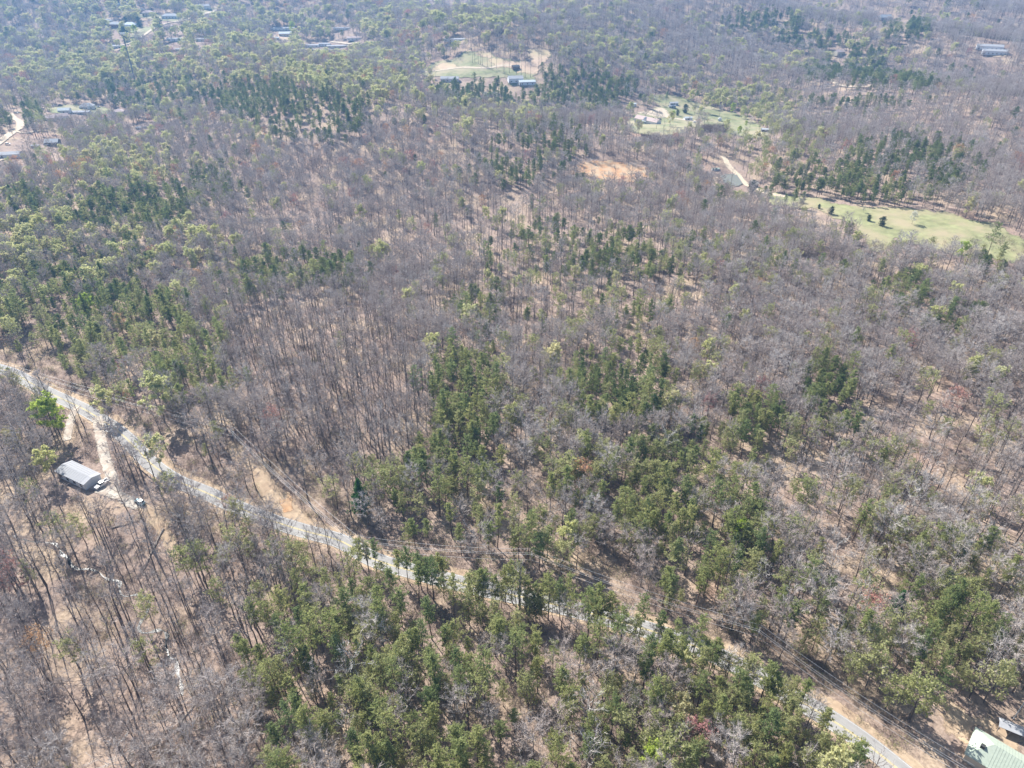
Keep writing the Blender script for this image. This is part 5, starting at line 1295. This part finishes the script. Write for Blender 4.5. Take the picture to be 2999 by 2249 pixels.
def plant(t, label, group, parts=True):
    name = FAMILY[t['k']][0]; P = PRO[t['k']]; tm, cm, jm = P[t['p'] % len(P)]
    s = t['s']
    if parts:
        e = bpy.data.objects.new(name, None); C.objects.link(e); e.empty_display_size = 0.3
        a = bpy.data.objects.new('trunk', tm); b = bpy.data.objects.new('crown', cm)
        for o in (a, b): C.objects.link(o); o.parent = e
    else:
        e = bpy.data.objects.new(name, jm); C.objects.link(e)
    e.location = (t['x'], t['y'], t['z']); e.rotation_euler = (0, 0, t['r']); e.scale = (s * t['w'], s * t['w'], s)
    tag(e, label, 'tree', group)
    return e

for t in specials:
    plant(t, t['label'], FAMILY[t['k']][1] + ' that stand out', parts=t['y'] < 700)

# the 300 of each kind that show largest are trees of their own, the rest of the wood is one mass per kind
rest = {}; chosen = []
for fam in ('bare_hardwood_tree', 'pine_tree', 'budding_tree', 'flowering_tree'):
    L = [t for t in trees if FAMILY[t['k']][0] == fam]
    ok = [t for t in L if -10 < t['bx'] < 3009 and t['cy'] > -10 and (t['by'] < 2260)]
    ok.sort(key=lambda t: t['dep'] / t['s'])
    have = sum(1 for t in specials if FAMILY[t['k']][0] == fam)
    top = ok[:300 - have]; ids = set(map(id, top)); chosen += top
    for t in L:
        if id(t) not in ids: rest.setdefault(t['k'], []).append(t)
cnt = {}
for t in sorted(chosen, key=lambda t: 0):
    d = np.hypot(LXY[:, 0] - t['x'], LXY[:, 1] - t['y']); t['l'] = int(np.argmin(d)); t['ld'] = float(d.min())
for t in sorted(chosen, key=lambda t: t['ld']):
    key = (t['k'], t['l']); cnt[key] = cnt.get(key, 0) + 1; t['n'] = cnt[key]
for t in chosen:
    far = t['dep'] > 700
    if far:
        lab = None
    lm = LAND[t['l']][1]
    t['label'] = f"{LOOK[t['k']]}, {ordinal(t['n'])} out from {lm}"
    plant(t, t['label'], FAMILY[t['k']][1] + ' of the near woods', parts=t['dep'] < 520)

# ------------------------------------------------------------------ the rest of the wood
def scatter(name, label, meshes, pts):
    col_ = bpy.data.collections.new(name + '_kinds')
    for i, m in enumerate(meshes):
        o = bpy.data.objects.new(f'{name}_{i:02d}', m); col_.objects.link(o)
    n = len(pts)
    me = bpy.data.meshes.new(name); me.from_pydata([(t['x'], t['y'], t['z']) for t in pts], [], [])
    def attr(nm, ty, key, arr):
        a = me.attributes.new(nm, ty, 'POINT'); a.data.foreach_set(key, arr)
    attr('turn', 'FLOAT_VECTOR', 'vector', np.array([(0, 0, t['r']) for t in pts], np.float32).ravel())
    attr('grow', 'FLOAT_VECTOR', 'vector', np.array([(t['s'] * t['w'], t['s'] * t['w'], t['s']) for t in pts], np.float32).ravel())
    attr('which', 'INT', 'value', np.array([t['p'] % len(meshes) for t in pts], np.int32))
    o = link(name, me); tag(o, label, None, None, 'stuff')
    ng = bpy.data.node_groups.new(name, 'GeometryNodeTree')
    ng.interface.new_socket('Geometry', in_out='INPUT', socket_type='NodeSocketGeometry'); ng.interface.new_socket('Geometry', in_out='OUTPUT', socket_type='NodeSocketGeometry')
    gi = ng.nodes.new('NodeGroupInput'); go = ng.nodes.new('NodeGroupOutput'); ip = ng.nodes.new('GeometryNodeInstanceOnPoints'); ci = ng.nodes.new('GeometryNodeCollectionInfo')
    ci.inputs['Collection'].default_value = col_; ci.inputs['Separate Children'].default_value = True; ci.inputs['Reset Children'].default_value = True
    def na(nm, dt):
        x = ng.nodes.new('GeometryNodeInputNamedAttribute'); x.data_type = dt; x.inputs['Name'].default_value = nm; return x.outputs['Attribute']
    ip.inputs['Pick Instance'].default_value = True
    e2r = ng.nodes.new('FunctionNodeEulerToRotation')
    L = ng.links.new
    L(gi.outputs[0], ip.inputs['Points']); L(ci.outputs[0], ip.inputs['Instance']); L(na('which', 'INT'), ip.inputs['Instance Index'])
    L(na('turn', 'FLOAT_VECTOR'), e2r.inputs[0]); L(e2r.outputs[0], ip.inputs['Rotation']); L(na('grow', 'FLOAT_VECTOR'), ip.inputs['Scale']); L(ip.outputs[0], go.inputs[0])
    md = o.modifiers.new('scatter', 'NODES'); md.node_group = ng
    return o

MASS = {'bare_hardwood_forest': (('slim', 'oak', 'pale'), 'grey bare hardwood forest covering the hills'), 'pine_forest': (('pine', 'scrub', 'darkpine'), 'dark green pine stands among the bare woods'),
        'budding_forest': (('lime', 'greening', 'bright'), 'pale green budding trees among the far woods'), 'flowering_forest': (('red', 'orange', 'blossom'), 'reddish flowering trees among the far woods')}
for nm, (ks, lab) in MASS.items():
    meshes = []; pts = []
    for k in ks:
        base = len(meshes); P = PRO[k]; meshes += [p[2] for p in P]
        for t in rest.get(k, []):
            q_ = dict(t); q_['p'] = base + t['p'] % len(P); pts.append(q_)
    # index directly
    if pts: scatter(nm, lab, meshes, pts)

# brush on the forest floor
bm_ = [bush(700 + i, random.uniform(1.2, 2.4), 16, 0).mesh('brush', [M['brush'], M['olive']]) for i in range(5)] + [bush(720 + i, random.uniform(1.0, 1.8), 12, 5).mesh('brush', [M['brush'], M['olive']]) for i in range(2)]
n = 26000
by = 50 + 380 * rng.random(n * 2) ** 0.75; bx2 = (rng.random(n * 2) * 2 - 1) * (0.78 * by + 20)
ok = np.ones(len(bx2), bool); d_, p_ = dist_poly(bx2, by, ROAD)
ok &= d_ > 4.4
near_road = (d_ < 16)
ok &= (rng.random(len(bx2)) < np.where(near_road, 0.8, 0.22 + 0.5 * (vnoise(bx2, by, 14, 41) > 0.52)))
for P_, pad in CLEAR[5:6] + CLEAR[7:9] + CLEAR[10:11]: ok &= ~inside(bx2, by, P_)
for P_, pad in TRACKS[:4]:
    dd, _ = dist_poly(bx2, by, P_[::3] if len(P_) > 60 else P_); ok &= dd > pad * 0.8
for c, r in BUILT: ok &= np.hypot(bx2 - c[0], by - c[1]) > min(r, 8)
bx2, by = bx2[ok], by[ok]; bz = hg(bx2, by)
scatter('undergrowth', 'low twiggy brush on the forest floor', bm_, [dict(x=a, y=b, z=c - 0.05, r=random.uniform(0, 6), s=random.uniform(0.6, 1.3), w=random.uniform(0.9, 1.4), p=(random.randrange(5) if random.random() < 0.85 else 5 + random.randrange(2))) for a, b, c in zip(bx2, by, bz)])
# brush row and hedge below the farm
pts = []
for i in range(420):
    q_ = f4(random.uniform(1060, 1400), random.uniform(480, 545)) if i % 3 else f4(random.uniform(330, 820), random.uniform(590, 690))
    c = G([q_])[0]; pts.append(dict(x=c[0], y=c[1], z=Z(*c), r=random.uniform(0, 6), s=random.uniform(1.3, 2.4), w=1.3, p=random.randrange(5)))
scatter('brush_row', 'dark tangled brush row below the farmyard', bm_[:5], pts)

# ------------------------------------------------------------------ fallen trunks
LOGS = [((735, 1565), (800, 1530), 'pale fallen trunk beside the orange trail'), ((955, 1545), (1040, 1610), None)]
def fallen(p0, p1, rad, label, mat):
    A, B = G([p0, p1], hf=hg); za, zb = Z(*A), Z(*B)
    b = MB(); r = random.Random(int(p0[0])); n = 6; pts = []
    for i in range(n + 1):
        t = i / n; q_ = A * (1 - t) + B * t; pts.append((q_[0] + r.gauss(0, 0.08), q_[1] + r.gauss(0, 0.08), hg(np.array([q_[0]]), np.array([q_[1]]))[0] + rad * 0.8 + 0.1))
    b.tube(pts, [rad * (1 - 0.6 * i / n) for i in range(n + 1)], 7)
    for i in range(6):
        p = np.array(pts[3 + i % 4]); b.tube([p, p + np.array([r.uniform(-1.6, 1.6), r.uniform(-1.6, 1.6), r.uniform(0.2, 1.2)])], [rad * 0.3, 0.02], 4)
    tag(b.obj('fallen_trunk', mat), label, 'fallen trunk', 'fallen trunks in the woods')
r5 = lambda x, y: (x / 2.212, 1500 + y / 2.212)
fallen(r5(725, 105), r5(900, 55), 0.22, 'pale fallen trunk beside the end of the orange trail', M['log'])
fallen(r5(1060, 110), r5(920, 390), 0.30, 'long grey trunk fallen across the woods above the creek', M['pole'])
fallen(r5(1180, 1350), r5(1310, 1190), 0.24, 'grey trunk fallen near the downstream creek glint', M['pole'])
fallen(r5(1760, 1240), r5(1850, 1140), 0.24, 'dark trunk fallen at the edge of the pine wood', M['pine_bark'])
fallen(crop(1000, 1550, 2.212, [(1400, 250)])[0], crop(1000, 1550, 2.212, [(1480, 120)])[0], 0.22, 'pale trunk fallen on the slope above the shaded verge', M['log'])
fallen(crop(2700, 1900, 4.753, [(470, 740)])[0], crop(2700, 1900, 4.753, [(610, 860)])[0], 0.14, 'thin branch lying in the tan yard above the green roof', M['pine_bark'])
fallen(crop(580, 1180, 3.318, [(130, 420)])[0], crop(580, 1180, 3.318, [(215, 470)])[0], 0.2, 'pale trunk lying on the bank near the olive pine', M['log'])

# ------------------------------------------------------------------ haze
hm = bpy.data.materials.new('haze'); hm.use_nodes = True
nt = hm.node_tree; nt.nodes.clear()
out = nt.nodes.new('ShaderNodeOutputMaterial'); pv = nt.nodes.new('ShaderNodeVolumePrincipled')
pv.inputs['Color'].default_value = (0.24, 0.53, 1.0, 1); pv.inputs['Density'].default_value = HAZE if 'HAZE' in globals() else 0.00018; pv.inputs['Anisotropy'].default_value = 0.25
nt.links.new(pv.outputs[0], out.inputs['Volume'])
try: hm.cycles.homogeneous_volume = True
except Exception: pass
b = MB(); b.box((0, 2500, 95), (11200, 5700, 270)); hz_o = b.obj('haze', hm); tag(hz_o, 'thin bluish haze over the far woods', None, None, 'stuff')
